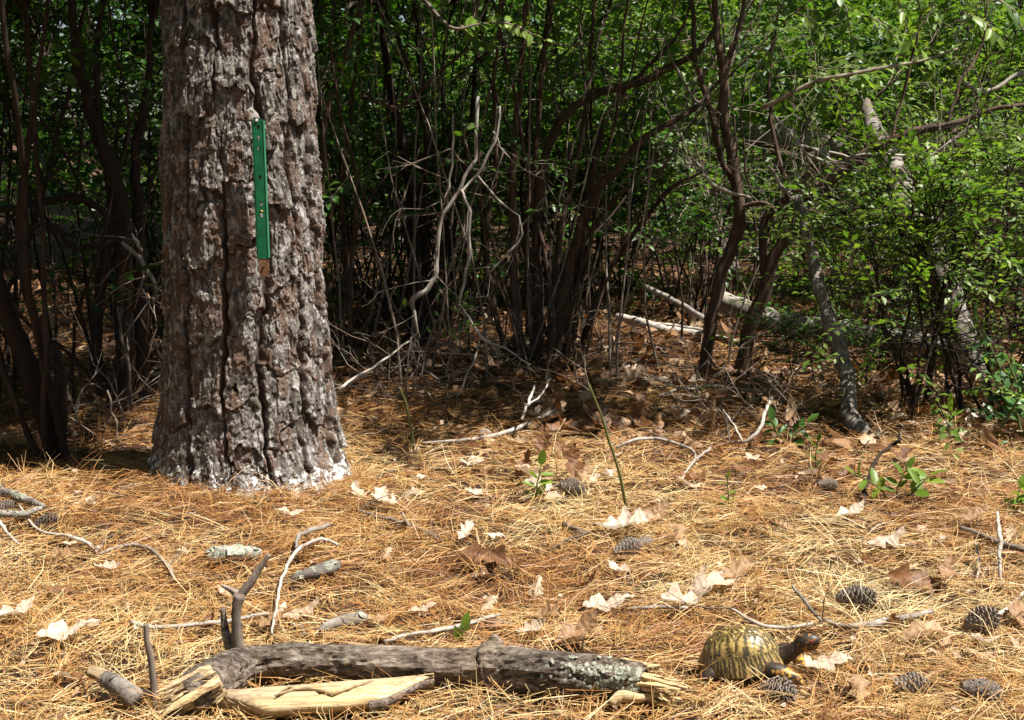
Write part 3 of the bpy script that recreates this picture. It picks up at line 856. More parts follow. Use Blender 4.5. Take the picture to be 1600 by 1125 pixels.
    shrub('shrub', ground_at(505, 570), 'dark shrub with slanting stems just right of the pine trunk', [
        [(500, 570, Y, 16), (498, 430, Y, 15), (502, 300, Y, 14), (508, 190, Y, 13), (528, 121, Y, 12), (545, 70, Y, 11), (560, 20, Y, 10), (590, -50, Y, 7)],
        [(508, 190, Y, 6), (560, 152, Y, 9), (600, 163, Y, 9), (622, 168, Y, 8), (650, 145, Y, 8), (690, 110, Y, 7), (722, 82, Y, 6), (740, 50, Y, 5)],
        [(530, 560, Y + .2, 12), (540, 430, Y + .3, 11), (535, 300, Y + .3, 10), (548, 180, Y + .3, 9), (560, 60, Y + .3, 8), (572, -20, Y + .3, 6)],
    ], extra=6, top=2.4, nspray=8, low=2, thin=12, over=[])
    Y = 4.9
    a_arch = [(690, 190, Y, 5), (706, 96, Y, 9), (730, 96, Y, 10), (760, 108, Y, 11), (783, 122, Y, 11), (800, 150, Y, 9), (815, 190, Y, 7)]
    # left, in deep shade that the leaf tint and bark also carry
    Y = 4.15
    shrub('shrub', ground_at(188, 640), 'shaded cluster of thick reddish brown stems left of the pine trunk', [
        [(190, 645, Y, 40), (196, 560, Y, 38), (192, 470, Y, 36), (193, 370, Y, 34), (182, 290, Y, 30), (165, 240, Y, 28), (143, 182, Y, 25), (128, 120, Y, 22), (117, 60, Y, 18), (110, -20, Y, 14)],
        [(215, 640, Y + .1, 32), (220, 540, Y + .1, 30), (218, 430, Y + .1, 28), (216, 330, Y + .1, 22), (212, 240, Y + .1, 18), (230, 140, Y + .1, 14), (236, 30, Y + .1, 11)],
        [(165, 635, Y + .15, 26), (150, 540, Y + .15, 24), (160, 430, Y + .15, 22), (175, 330, Y + .2, 18), (160, 220, Y + .2, 16), (150, 100, Y + .2, 13), (160, 0, Y + .2, 10)],
        [(188, 345, Y - .05, 9), (165, 335, Y - .12, 14), (145, 318, Y - .16, 15), (115, 309, Y - .2, 15), (70, 314, Y - .22, 14), (30, 324, Y - .25, 13), (-20, 330, Y - .27, 11)],
        [(195, 372, Y - .1, 9), (150, 383, Y - .12, 11), (112, 386, Y - .14, 11), (90, 355, Y - .17, 10), (60, 352, Y - .2, 9), (30, 368, Y - .2, 7), (0, 378, Y - .2, 6), (-25, 395, Y - .2, 5)],
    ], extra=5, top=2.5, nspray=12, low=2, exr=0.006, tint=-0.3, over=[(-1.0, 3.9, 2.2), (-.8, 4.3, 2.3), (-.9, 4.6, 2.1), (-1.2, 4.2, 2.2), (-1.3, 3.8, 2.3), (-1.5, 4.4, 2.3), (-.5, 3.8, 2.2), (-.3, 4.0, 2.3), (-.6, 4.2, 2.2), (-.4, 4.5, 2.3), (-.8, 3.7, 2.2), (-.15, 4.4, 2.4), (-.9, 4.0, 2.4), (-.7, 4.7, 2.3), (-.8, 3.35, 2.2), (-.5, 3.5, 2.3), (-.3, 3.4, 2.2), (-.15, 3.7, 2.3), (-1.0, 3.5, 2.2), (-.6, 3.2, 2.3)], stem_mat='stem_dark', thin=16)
    Y = 3.45
    shrub('shrub', ground_at(92, 728), 'dark leaning stems at the left edge growing beside the lit needle mound', [
        [(98, 735, Y, 40), (68, 645, Y, 42), (36, 555, Y, 40), (8, 480, Y, 36), (-20, 390, Y, 32), (-40, 280, Y, 28), (-50, 120, Y, 22), (-50, -40, Y, 16)],
        [(94, 725, Y + .15, 26), (94, 640, Y + .15, 25), (90, 560, Y + .15, 23), (66, 520, Y + .2, 18), (40, 450, Y + .2, 16), (30, 330, Y + .2, 14), (50, 180, Y + .2, 12), (40, 20, Y + .2, 10)],
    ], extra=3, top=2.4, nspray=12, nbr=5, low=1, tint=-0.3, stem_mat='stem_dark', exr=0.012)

build_shrubs()

# ------------------------------------------------------------------ single leaves that can be picked out
def leaf_mesh(name, L, W, fold, droop, tint, mat):
    V, T = leaf_geo(L, W, fold, droop, True)
    a = Acc(); a.add(V, None, T, tint)
    me = a.mesh(name); me.materials.append(M[mat]); return me

LEAVES = {}
for mk in ('green_a', 'green_b', 'green_c', 'seedling'):
    LEAVES[mk] = [leaf_mesh('leaf', 1.0, w, f, d, tn, mk) for w, f, d, tn in ((0.46, 0.3, 0.2, 0.35), (0.52, 0.2, 0.3, 0.6), (0.42, 0.45, 0.1, 0.85), (0.56, 0.15, 0.05, 0.5))]

def put_leaf(t, mk, p, d, size, up=None):
    me = LEAVES[mk][int(rng.integers(0, 4))]
    o = bpy.data.objects.new('leaf', me); C.objects.link(o); o.parent = t
    up = up if up is not None else np.array([rng.normal(0, 0.4), rng.normal(-0.25, 0.4), 1.0])
    m = rotm(d, up) * size
    M4 = Matrix.Identity(4)
    for i in range(3):
        for j in range(3): M4[i][j] = m[i][j]
        M4[i][3] = float(p[i] - org(t)[i])
    o.matrix_local = M4
    return o

def leafy_stem(t, rows, mk, nleaf, size, start=0.3, stem_mat='twig', outw=1.0):
    a = Acc(); pts, rad = traced(a, rows, sides=6, rough=0.05, jit=0.003)
    a.build('stem', M[stem_mat], t, org(t))
    for i in range(nleaf):
        u = start + (1 - start) * (i + rng.uniform(-0.2, 0.2)) / max(1, nleaf - 1)
        k = int(np.clip(u * (len(pts) - 1), 1, len(pts) - 1))
        ax = nrm(pts[k] - pts[k - 1]); sd = nrm(np.cross(ax, [0.1, -0.6, 0.8])) * (1 if i % 2 else -1)
        d = nrm(ax * 0.6 + sd * outw + rand_dir() * 0.35)
        if i == nleaf - 1: d = nrm(ax + rand_dir() * 0.2)
        put_leaf(t, mk, pts[k], d, size * rng.uniform(0.7, 1.2))
    return pts

def build_undergrowth():
    # right-hand bushes
    def bush(px, py, label, stems, extra, top, kind, mat, sc=1.0, nspray=6, nbr=4, low=5, tint=0.0, exr=0.006, name='bush', group=None):
        return shrub(name, ground_at(px, py), label, stems, kind, mat, 'stem_dark', extra, top, 0.5, nspray, nbr, 'bush', group, tint, low, sc, exr)  # tint carries sun on the right bushes and shade on the dark ones
    Y = 4.1
    bush(1440, 662, 'airy small leaved bush on thin dark forking stems at right', [
        [(1440, 668, Y, 17), (1452, 600, Y, 13), (1460, 530, Y, 11), (1468, 470, Y, 9), (1490, 410, Y - .05, 7), (1520, 350, Y - .1, 5)],
        [(1436, 664, Y, 10), (1424, 610, Y, 8), (1412, 570, Y, 7), (1385, 520, Y - .05, 6), (1372, 450, Y - .1, 5), (1365, 380, Y - .1, 4)],
        [(1455, 590, Y, 7), (1440, 500, Y + .05, 6), (1432, 420, Y + .05, 5), (1440, 340, Y + .1, 4)],
        [(1448, 655, Y, 8), (1475, 615, Y, 6), (1510, 580, Y, 5), (1550, 560, Y - .05, 4)],
    ], 3, 0.8, 'small', 'green_b', 1.25, 7, 3, 13, 0.15)
    bush(1530, 560, 'dense sunlit small leaved bush in front of the grey leaning trunk', [], 7, 1.0, 'small', 'green_b', 1.35, 7, 4, 8, 0.2)
    bush(1360, 540, 'low green bush beside the broken grey stem', [], 5, 0.45, 'small', 'green_b', 1.2, 6, 3, 7, 0.1)
    bush(1500, 655, 'dense light green bush in front of the pale leaning trunk', [], 4, 0.75, 'small', 'green_b', 1.2, 6, 3, 6, 0.2)
    bush(1575, 640, 'light green bush next to the broad leaved plant at right', [], 4, 0.8, 'small', 'green_b', 1.25, 6, 4, 7, 0.2)
    bush(1300, 610, 'low dark leaved bush at the foot of the brown leaning shrub', [], 3, 0.25, 'small', 'green_a', 1.1, 4, 3, 5, 0.05)
    bush(1640, 600, 'dense bright small leaved bush cut by the right edge', [], 5, 0.9, 'small', 'green_b', 1.35, 6, 4, 8, 0.2)
    bush(1420, 520, 'leafy bush with light green leaves behind the pale leaning trunk', [], 7, 0.9, 'small', 'green_b', 1.5, 7, 4, 10, 0.15)
    bush(1480, 505, 'tall leafy bush behind the small leaved bush at right', [], 9, 1.6, 'mid', 'green_b', 0.85, 8, 4, 5, 0.1)
    bush(1590, 520, 'leafy bush along the right edge behind the big leaved one', [], 9, 1.7, 'mid', 'green_a', 0.85, 8, 4, 5, 0.1)
    bush(1080, 500, 'low leafy bush in shade behind the fallen grey branches', [], 7, 0.7, 'mid', 'green_a', 0.7, 6, 4, 6, 0.05)
    bush(960, 470, 'knee high green bush behind the central clump of stems', [], 8, 1.0, 'mid', 'green_a', 0.8, 7, 4, 6, 0.0)
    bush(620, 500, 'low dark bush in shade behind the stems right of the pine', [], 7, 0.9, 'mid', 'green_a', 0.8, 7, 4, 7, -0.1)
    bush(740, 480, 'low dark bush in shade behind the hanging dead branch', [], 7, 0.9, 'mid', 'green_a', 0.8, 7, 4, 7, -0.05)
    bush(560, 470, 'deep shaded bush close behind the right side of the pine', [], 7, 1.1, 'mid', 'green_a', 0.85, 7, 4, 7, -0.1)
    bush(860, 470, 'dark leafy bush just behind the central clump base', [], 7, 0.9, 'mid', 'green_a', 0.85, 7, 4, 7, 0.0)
    reseed('edge plant')
    # big leaved plant at the right edge: every leaf its own part
    b = ground_at(1592, 690)
    t = thing('bush', b, 'broad leaved blue green plant at the right edge of the clearing', 'bush')
    for k in range(15):
        bx, by = 1580 + rng.normal(0, 24), 680 + rng.normal(0, 6)
        Yk = 3.85 + rng.uniform(-.15, .25)
        tx, ty = rng.uniform(1525, 1660), rng.uniform(500, 650)
        leafy_stem(t, [(bx, by, Yk, 5), (bx * .6 + tx * .4 + rng.normal(0, 8), by * .55 + ty * .45, Yk, 4), (tx, ty, Yk - .05, 3)], 'green_c', 10, 0.055, 0.3, 'green_stem')
    # seedlings
    def seedling(px, py, label, stems, mk='seedling'):
        t = thing('seedling', ground_at(px, py), label, 'seedling')
        for rows, n, size, st in stems: leafy_stem(t, rows, mk, n, size, st, 'green_stem')
    yy = lambda px, py: float(ground_at(px, py)[1])
    Y = yy(722, 1008); seedling(722, 1008, 'two leaved green seedling standing behind the foreground log', [([(722, 1010, Y, 4), (722, 995, Y, 4), (724, 978, Y, 3)], 0, 0, 0)])
    t = bpy.data.objects[[o.name for o in bpy.data.objects if o.name.startswith('seedling')][-1]]
    put_leaf(t, 'seedling', at(723, 990, Y), np.array([0.25, -0.1, 1]), 0.040, np.array([0.1, -1, 0.2]))
    put_leaf(t, 'seedling', at(722, 1003, Y), np.array([-0.25, -0.25, 0.6]), 0.032, np.array([-0.2, -1, 0.4]))
    Y = yy(838, 790); seedling(838, 790, 'small bright green seedling beside the pine cone below the brown leaves', [([(836, 792, Y, 3), (838, 765, Y, 3), (845, 728, Y, 2)], 7, 0.042, 0.3)])
    Y = yy(1138, 800); seedling(1138, 800, 'spindly pale green seedling in the sunny needles right of centre', [([(1140, 802, Y, 2), (1138, 780, Y, 2), (1136, 742, Y, 2)], 6, 0.026, 0.2)])
    Y = yy(1275, 740); seedling(1275, 740, 'thin young seedling left of the bent standing stick', [([(1276, 742, Y, 2), (1274, 715, Y, 2), (1278, 690, Y, 2)], 6, 0.025, 0.2)], 'green_b')
    Y = yy(1400, 785); seedling(1400, 785, 'spreading clump of broad green leaves beside the bent standing stick', [
        ([(1390, 785, Y, 3), (1370, 760, Y, 3), (1330, 738, Y, 2)], 7, 0.046, 0.3), ([(1400, 785, Y, 3), (1405, 755, Y, 3), (1420, 728, Y, 2)], 7, 0.05, 0.3), ([(1410, 785, Y, 3), (1435, 760, Y - .03, 3), (1455, 742, Y - .03, 2)], 6, 0.048, 0.3)], 'seedling')
    Y = yy(1482, 690); seedling(1482, 690, 'upright green seedling right of the dark forked bush base', [([(1482, 692, Y, 3), (1483, 668, Y, 3), (1487, 640, Y, 2)], 7, 0.05, 0.2)], 'seedling')
    Y = yy(1590, 800); seedling(1590, 800, 'lobed green leaves cut by the right edge near the stick', [([(1594, 802, Y, 3), (1590, 785, Y, 3), (1592, 765, Y, 2)], 6, 0.05, 0.2), ([(1594, 802, Y, 3), (1605, 790, Y, 3), (1612, 775, Y, 2)], 6, 0.05, 0.2)])
    Y = yy(1225, 700); seedling(1225, 700, 'low dark green sprig at the foot of the grey twigs', [([(1225, 702, Y, 3), (1215, 680, Y, 3), (1205, 655, Y, 2)], 8, 0.042, 0.2), ([(1228, 702, Y, 3), (1240, 680, Y, 3), (1262, 662, Y, 2)], 8, 0.042, 0.2)], 'green_a')
    # thin green stalks standing alone
    for label, rows in (('thin bare green stalk rising from the needles below the brown leaves', [(980, 805), (968, 740), (952, 690), (938, 645), (920, 600)]), ('thin dark stalk standing on the slope right of the pine trunk', [(648, 712), (642, 670), (634, 630), (624, 605)])):
        Y = yy(*rows[0]); a = Acc(); p = ground_at(*rows[0])
        t = thing('stalk', p, label, 'stalk')
        traced(a, [(x, y, Y - .02 * i, 5.5 - i * .7) for i, (x, y) in enumerate(rows)], sides=6, rough=0.05, jit=0.002); a.build('stem', M['green_stem'], t, org(t))
    # vine with rounded leaves hanging among the dead branches
    t = thing('vine', ground_at(660, 600), 'thin vine with scattered pale green leaves tangled in the dead branches', 'vine')
    Y = 4.25
    leafy_stem(t, [(655, 600, Y, 3), (668, 540, Y, 3), (690, 490, Y, 3), (725, 470, Y, 2), (740, 455, Y, 2)], 'green_b', 9, 0.035, 0.35)
    leafy_stem(t, [(690, 490, Y, 2), (700, 520, Y, 2), (722, 515, Y, 2), (735, 510, Y, 2)], 'green_b', 8, 0.035, 0.2)
    leafy_stem(t, [(740, 260, Y, 2), (725, 205, Y, 2), (745, 200, Y, 2), (752, 195, Y, 2)], 'green_b', 7, 0.04, 0.3)
    put_leaf(t, 'seedling', at(632, 478, Y - .05), np.array([0.1, -0.2, 1]), 0.028, np.array([0.3, -1, 0.6]))
    # sunlit leafy branch at the top
    t = thing('leafy_branch', at(700, 42, 4.3), 'sunlit leafy branch hanging in at the top above the dead branches', 'branch')
    leafy_stem(t, [(640, -30, 4.4, 8), (700, 40, 4.3, 6), (740, 40, 4.3, 5), (790, 36, 4.3, 4), (850, 62, 4.3, 2)], 'seedling', 34, 0.045, 0.4)
    leafy_stem(t, [(720, 40, 4.3, 4), (740, 62, 4.3, 3), (768, 68, 4.3, 2)], 'green_b', 14, 0.055, 0.3)
    # leafy sprays overhanging top right
    t = thing('leafy_branch', at(1320, 110, 4.2), 'long bare branch with bright green leaves across the upper right', 'branch')
    leafy_stem(t, [(1190, 170, 4.3, 8), (1270, 130, 4.25, 8), (1320, 118, 4.2, 7), (1385, 105, 4.2, 6), (1440, 95, 4.2, 4), (1500, 75, 4.2, 3)], 'seedling', 30, 0.045, 0.1)
    for x0, y0, x1, y1 in ((1240, 20, 1290, 60), (1300, -20, 1330, 55), (1330, 20, 1400, 60), (1380, -20, 1420, 50), (1210, 60, 1180, 120), (1460, 10, 1420, 70), (1500, 20, 1560, 60), (1560, 0, 1600, 50), (1340, 110, 1350, 140), (1440, 95, 1460, 125), (1270, 130, 1285, 160), (1250, -30, 1200, 40)):
        Yk = 4.2 + rng.uniform(-.25, .35)
        leafy_stem(t, [(x0, y0, Yk, 3), ((x0 + x1) / 2 + 5, (y0 + y1) / 2 - 8, Yk, 3), (x1, y1, Yk, 2)], 'seedling' if rng.uniform() < .6 else 'green_b', 14, 0.048, 0.1)
reseed('build_undergrowth')
build_undergrowth()

# ------------------------------------------------------------------ thicket behind
def build_thicket():
    spots = [(-2.6, 5.6), (-1.9, 6.6), (-3.2, 7.2), (-1.2, 5.9), (-0.9, 7.4), (-0.25, 6.3), (0.35, 7.1), (0.2, 5.75), (1.0, 6.4), (1.5, 7.6), (2.2, 6.9), (2.9, 7.7), (3.1, 6.4), (-2.2, 8.4), (-0.4, 8.8), (0.8, 8.9), (-3.6, 9.2), (2.3, 9.3), (-1.6, 9.6), (3.9, 9.0), (-2.1, 4.9), (-2.75, 4.4), (-1.75, 4.15)]
    for i, (x, y) in enumerate(spots):
        z = float(gh(x, y))
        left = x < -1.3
        lit = x > 0.25  # lit and left choose leaf and bark colours that carry sun and shade
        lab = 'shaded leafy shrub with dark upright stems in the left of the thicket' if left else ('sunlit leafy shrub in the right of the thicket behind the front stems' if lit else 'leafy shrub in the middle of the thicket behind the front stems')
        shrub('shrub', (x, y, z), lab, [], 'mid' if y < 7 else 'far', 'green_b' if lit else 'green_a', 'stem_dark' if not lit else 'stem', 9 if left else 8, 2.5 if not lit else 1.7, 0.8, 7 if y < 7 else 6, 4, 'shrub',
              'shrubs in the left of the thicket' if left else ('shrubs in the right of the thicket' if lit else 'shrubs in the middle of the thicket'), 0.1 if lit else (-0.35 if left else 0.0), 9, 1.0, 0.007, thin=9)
    reseed('far wood')
    # far woodland that reads as one mass
    lv, tw = Acc(), Acc()
    for k in range(2500):
        y = rng.uniform(10, 17); x = rng.uniform(-0.52 * y - 1, 0.52 * y + 1); z = rng.uniform(0.05, 1) ** 0.8 * 4.2
        n_ = fbm(np.array(x * 0.6 + 5), np.array(y * 0.6 + z), 2, 55)
        if n_ < -0.22: continue
        put_spray(lv, tw, 'far', np.array([x, y, z]), rand_dir() * np.array([1, 1, 0.5]), rng.uniform(1.2, 2.0), 0.12 * n_)
    for k in range(1500):
        y = rng.uniform(18, 24); x = rng.uniform(-0.5 * y, 0.5 * y); z = rng.uniform(0, 6.5)
        put_spray(lv, None, 'far', np.array([x, y, z]), rand_dir() * np.array([1, 1, 0.5]), rng.uniform(3.2, 5.0), 0)
    for k in range(650):
        y = rng.uniform(26, 33); x = rng.uniform(-0.55 * y, 0.55 * y); z = rng.uniform(0, 9)
        put_spray(lv, None, 'far', np.array([x, y, z]), rand_dir() * np.array([1, 1, 0.5]), rng.uniform(6, 9), 0)
    o = lv.build('distant_foliage', M['green_b'], kind='stuff'); tag(o, 'distant sunlit green foliage glimpsed through the thicket', 'foliage')
    o = tw.build('distant_twigs', M['stem_dark'], kind='stuff'); tag(o, 'fine dark twigs within the distant foliage', 'twigs')
    # tall trees: trunks in the back, crowns above the frame; those round the clearing are unseen, added to block sky light
    protos = []
    for v in range(3):
        a = Acc(); pts = wander((0, 0, -0.1), (0.03, 0.02, 1), 6.4, 22, 0.03, 0.03); S = spline(pts, 60)
        tube(a, S, np.linspace(0.13, 0.045, 60), 12, rough=0.1, seed=v + 3)
        lv, tw = Acc(), Acc()
        for k in range(22):
            u = int(rng.uniform(24, 59)); d = rand_dir() * np.array([1, 1, 0.2]) + np.array([0, 0, 0.30])
            q = wander(S[u], d, rng.uniform(1.2, 2.8), 7, 0.15, 0.02)
            tube(tw, q, np.linspace(0.04, 0.01, 7), 6, cap=False)
            for _ in range(30):
                m_ = rng.integers(1, 7)
                put_spray(lv, tw, 'far', q[m_] + rng.normal(0, 0.3, 3), rand_dir() * np.array([1, 1, 0.4]), rng.uniform(1.6, 2.6), 0)
        ms = [a.mesh('trunk'), tw.mesh('limbs'), lv.mesh('crown')]
        for me, mk in zip(ms, ('grey_bark', 'stem_dark', 'green_a')): me.materials.append(M[mk])
        protos.append(ms)
    seen = [((-3.3, 8.0), 'dim tree trunk deep in the shade at far left'), ((-2.6, 15.5), 'slim tree trunk far behind the pine'), ((-0.9, 10.4), 'slender trunk in shade behind the stems right of the pine'), ((-2.2, 12.8), 'thin trunk in the dark far left thicket'), ((0.3, 17.0), 'distant tree trunk behind the central stems'), ((4.9, 12.6), 'dark tree trunk far back at the upper right edge'), ((3.6, 18.0), 'thin distant tree trunk behind the right hand bushes')]  # two of these are added so their crowns shade the far left
    around = [(-4.2, 4.6), (-2.9, 1.9), (-5.5, 6.5), (-4.5, -1.0), (-2.2, -4.0), (1.2, -4.6), (4.2, -3.6), (7.0, -2.0), (-7.0, 2.0), (-6.5, -4.5)]
    for n_, ((x, y), lab) in enumerate(seen + [(p, None) for p in around]):
        grp = None
        if lab is None: lab, grp = 'unseen broadleaf tree added around the clearing to block sky light', 'unseen trees added round the clearing'
        t = thing('broadleaf_tree', (x, y, float(gh(x, y))), lab, 'tree', grp)
        t.rotation_euler = (0, 0, n_ * 1.9); sc_ = 1.0 + 0.12 * math.sin(n_ * 2.3); t.scale = (sc_, sc_, sc_ * 1.1)
        for nm, me, kd in zip(('trunk', 'limbs', 'crown'), protos[n_ % 3], (None, None, 'stuff')): link(nm, me, None, t, kind=kd)
reseed('build_thicket')
build_thicket()

# ------------------------------------------------------------------ dead wood in the thicket
def limb(name, rows_list, label, cat, mat='grey_wood', twig=0, twig_len=0.25, depth=1, group=None, rough=0.14, part='limb', tr=0.0022, base=None, nb=3, wscale=1.0):
    reseed(label)
    P0 = base if base is not None else px_stem(rows_list[0])[0][0]
    t = thing(name, P0, label, cat, group)
    tw = Acc()
    for rows in rows_list:
        a = Acc(); pts, rad = traced(a, rows, sides=9, rough=rough, wscale=wscale, jit=0.008)
        a.build(part, M[mat], t, org(t))
        for _ in range(twig):
            k = rng.integers(len(pts) // 4, len(pts))
            bare_twigs(tw, pts[k], nrm(pts[k] - pts[k - 1]) * 0.5 + rand_dir(), twig_len * rng.uniform(0.5, 1.2), min(tr, max(rad[k] * 0.6, 0.0013)), depth, nb=nb)
    if tw.n: tw.build('twigs', M['twig'], t, org(t), kind='stuff')
    return t

def build_deadwood():
    Y = 4.3
    limb('dead_branch', [
        [(747, 150, Y, 8), (744, 233, Y, 8), (736, 260, Y, 8), (720, 292, Y, 8), (704, 319, Y, 9), (690, 340, Y, 9), (686, 360, Y, 9), (683, 394, Y, 10), (682, 419, Y, 10), (675, 440, Y, 11), (663, 456, Y, 12), (644, 469, Y, 12), (648, 490, Y, 7), (652, 519, Y, 6), (642, 530, Y, 5), (637, 570, Y, 4), (634, 612, Y, 3)],
        [(708, 178, Y, 5), (707, 247, Y, 6), (702, 290, Y, 5), (697, 325, Y, 5)],
        [(781, 165, Y, 5), (777, 207, Y, 6), (763, 241, Y, 6), (747, 273, Y, 6), (725, 295, Y, 6), (722, 300, Y - .01, 6), (733, 328, Y - .02, 7), (734, 357, Y - .02, 8), (732, 400, Y - .02, 8), (726, 434, Y - .02, 7), (719, 471, Y - .02, 6), (723, 484, Y - .02, 5), (737, 502, Y - .02, 6), (753, 530, Y - .02, 6), (790, 545, Y, 4), (830, 570, Y, 3)],
        [(640, 533, Y, 4), (594, 567, Y - .1, 5), (554, 590, Y - .18, 6), (531, 608, Y - .24, 6)],
        [(642, 527, Y + .01, 3), (650, 575, Y, 3), (648, 600, Y, 2), (645, 640, Y - .05, 2)],
        [(749, 533, Y, 4), (742, 560, Y - .05, 4), (728, 590, Y - .1, 4), (715, 620, Y - .12, 3)],
        [(770, 205, Y, 4), (785, 235, Y, 4), (815, 262, Y, 3), (850, 280, Y, 3)],
        [(747, 275, Y, 4), (768, 300, Y, 4), (800, 330, Y, 3), (812, 340, Y, 4), (815, 370, Y, 4), (790, 400, Y, 3), (765, 425, Y, 3)],
    ], 'pale grey dead branch hanging down right of the pine trunk', 'dead branch', twig=9, twig_len=0.22, depth=1, tr=0.0017, wscale=0.72)
    Y = 4.2
    for i, (px, py, lab) in enumerate(((700, 590, 'tangle of bare grey twigs on the ground below the hanging dead branch'), (790, 585, 'tangle of bare grey twigs in front of the central clump of stems'), (880, 560, 'sparse bare twigs right of the central clump base'), (600, 580, 'bare brown twigs in the shade beside the pine trunk'), (150, 690, 'bare twigs on the dark ground left of the pine trunk'), (1090, 690, 'bent bare twigs on the ground below the brown shrubs'), (1180, 670, 'branching bare twig bush below the brown leaning shrub'))):
        b = ground_at(px, py)
        t = thing('twig_tangle', b, lab, 'twigs')
        a = Acc()
        for k in range(9 if i < 4 else 6):
            p = b + np.array([rng.normal(0, 0.12), rng.normal(0, 0.08), rng.uniform(0, 0.05)])
            bare_twigs(a, p, np.array([rng.normal(0, 0.6), rng.normal(0, 0.3), rng.uniform(0.2, 1.0)]), rng.uniform(0.15, 0.42), rng.uniform(0.0015, 0.003), 2, 0.22, 3, -0.02)
        a.build('twigs', M['twig'], t, org(t), kind='stuff')
    # shaded twigs at the left of the pine
    limb('dead_branch', [[(190, 378, 3.9, 5), (215, 400, 3.9, 7), (232, 425, 3.88, 7), (246, 455, 3.85, 5)], [(205, 365, 3.9, 4), (216, 382, 3.9, 5), (222, 392, 3.9, 4)]], 'short lit dead twig against the left side of the pine trunk', 'dead branch', twig=4)
    limb('dead_branch', [[(205, 640, 3.75, 5), (200, 570, 3.75, 5), (190, 530, 3.75, 5), (185, 480, 3.75, 3)], [(200, 632, 3.75, 3), (222, 605, 3.75, 3), (238, 580, 3.75, 3)], [(200, 632, 3.75, 3), (160, 635, 3.75, 3), (135, 650, 3.75, 3)], [(185, 690, 3.7, 3), (178, 650, 3.7, 4), (168, 610, 3.7, 3)]], 'thin forked twigs standing in shade left of the pine base', 'dead branch', mat='twig', twig=3)
    # broken grey stem at right
    Y = 4.35
    limb('dead_sapling', [[(1378, 702, 3.70, 22), (1362, 690, 3.74, 28), (1345, 676, 3.78, 30), (1330, 655, 3.82, 30), (1326, 622, 3.88, 25), (1322, 584, 3.95, 24), (1313, 545, 4.02, 24), (1296, 507, 4.08, 22), (1284, 462, 4.14, 20), (1270, 405, 4.2, 19), (1257, 345, 4.26, 20), (1246, 305, 4.3, 11)]], 'crooked grey broken stem leaning up left from its curved foot', 'dead stem', 'grey_bark', 0, rough=0.2, part='stem')
    limb('leaning_trunk', [[(1350, 150, 5.75, 8), (1358, 178, 5.6, 20), (1374, 222, 5.3, 32), (1398, 268, 5.05, 40), (1414, 318, 4.9, 44), (1424, 345, 4.88, 44), (1447, 385, 4.85, 46), (1475, 450, 4.8, 46), (1500, 520, 4.75, 46), (1520, 600, 4.7, 46)]], 'pale flaking dead trunk leaning among the bushes at right', 'dead trunk', 'grey_bark', 2, 0.4, rough=0.18, part='trunk')
    limb('leaning_trunk', [[(930, 105, 7.2, 16), (960, 130, 7.15, 18), (1015, 166, 7.1, 20), (1050, 220, 7.0, 20), (1085, 280, 6.9, 20), (1110, 322, 6.8, 20), (1150, 430, 6.6, 20)]], 'thin dark dead trunk slanting down behind the central stems', 'dead trunk', 'grey_bark', 3, 0.4, part='trunk')
    limb('dead_log', [[(1010, 215, 7.6, 26), (1100, 205, 7.5, 34), (1210, 214, 7.4, 36), (1335, 233, 7.3, 34), (1450, 240, 7.2, 30), (1600, 330, 6.9, 34), (1680, 400, 6.7, 34)]], 'grey fallen trunk lying high across the background at right', 'dead trunk', 'grey_bark', 9, 0.6, depth=2, part='trunk', tr=0.004)
    Yl = 5.32
    limb('fallen_log', [[(1122, 467, Yl + .28, 26), (1132, 472, Yl + .25, 33), (1167, 487, Yl + .16, 36), (1205, 500, Yl + .08, 36), (1258, 511, Yl, 36), (1330, 522, Yl - .08, 36), (1400, 532, Yl - .16, 36), (1500, 546, Yl - .26, 34)]], 'grey fallen log behind the brown leaning shrub', 'log', 'grey_bark', 0, part='log', rough=0.16)
    Yl = float(ground_at(1080, 535)[1])
    limb('fallen_branch', [[(964, 494, Yl + .35, 11), (1002, 504, Yl + .25, 14), (1042, 516, Yl + .15, 14), (1082, 521, Yl + .1, 13), (1140, 534, Yl, 12), (1190, 542, Yl - .05, 11), (1238, 562, Yl - .2, 10)], [(1088, 525, Yl + .08, 14), (1093, 540, Yl + .05, 9)]], 'pale barkless branch lying on the ground behind the brown shrub stems', 'fallen branch', 'grey_wood', 2, 0.15, part='limb')
    limb('fallen_branch', [[(1005, 447, Yl + .5, 8), (1050, 468, Yl + .4, 9), (1105, 500, Yl + .2, 9)]], 'straight pale stick propped against the brown shrub stems', 'fallen branch', 'grey_wood', 0, part='limb')
    limb('fallen_branch', [[(1022, 505, Yl + .3, 5), (1060, 510, Yl + .25, 6), (1105, 517, Yl + .15, 6)], [(950, 538, Yl, 8), (985, 537, Yl, 8), (1016, 537, Yl, 8)]], 'short pale broken sticks on the shaded ground near the central clump', 'fallen branch', 'grey_wood', 0, part='limb')
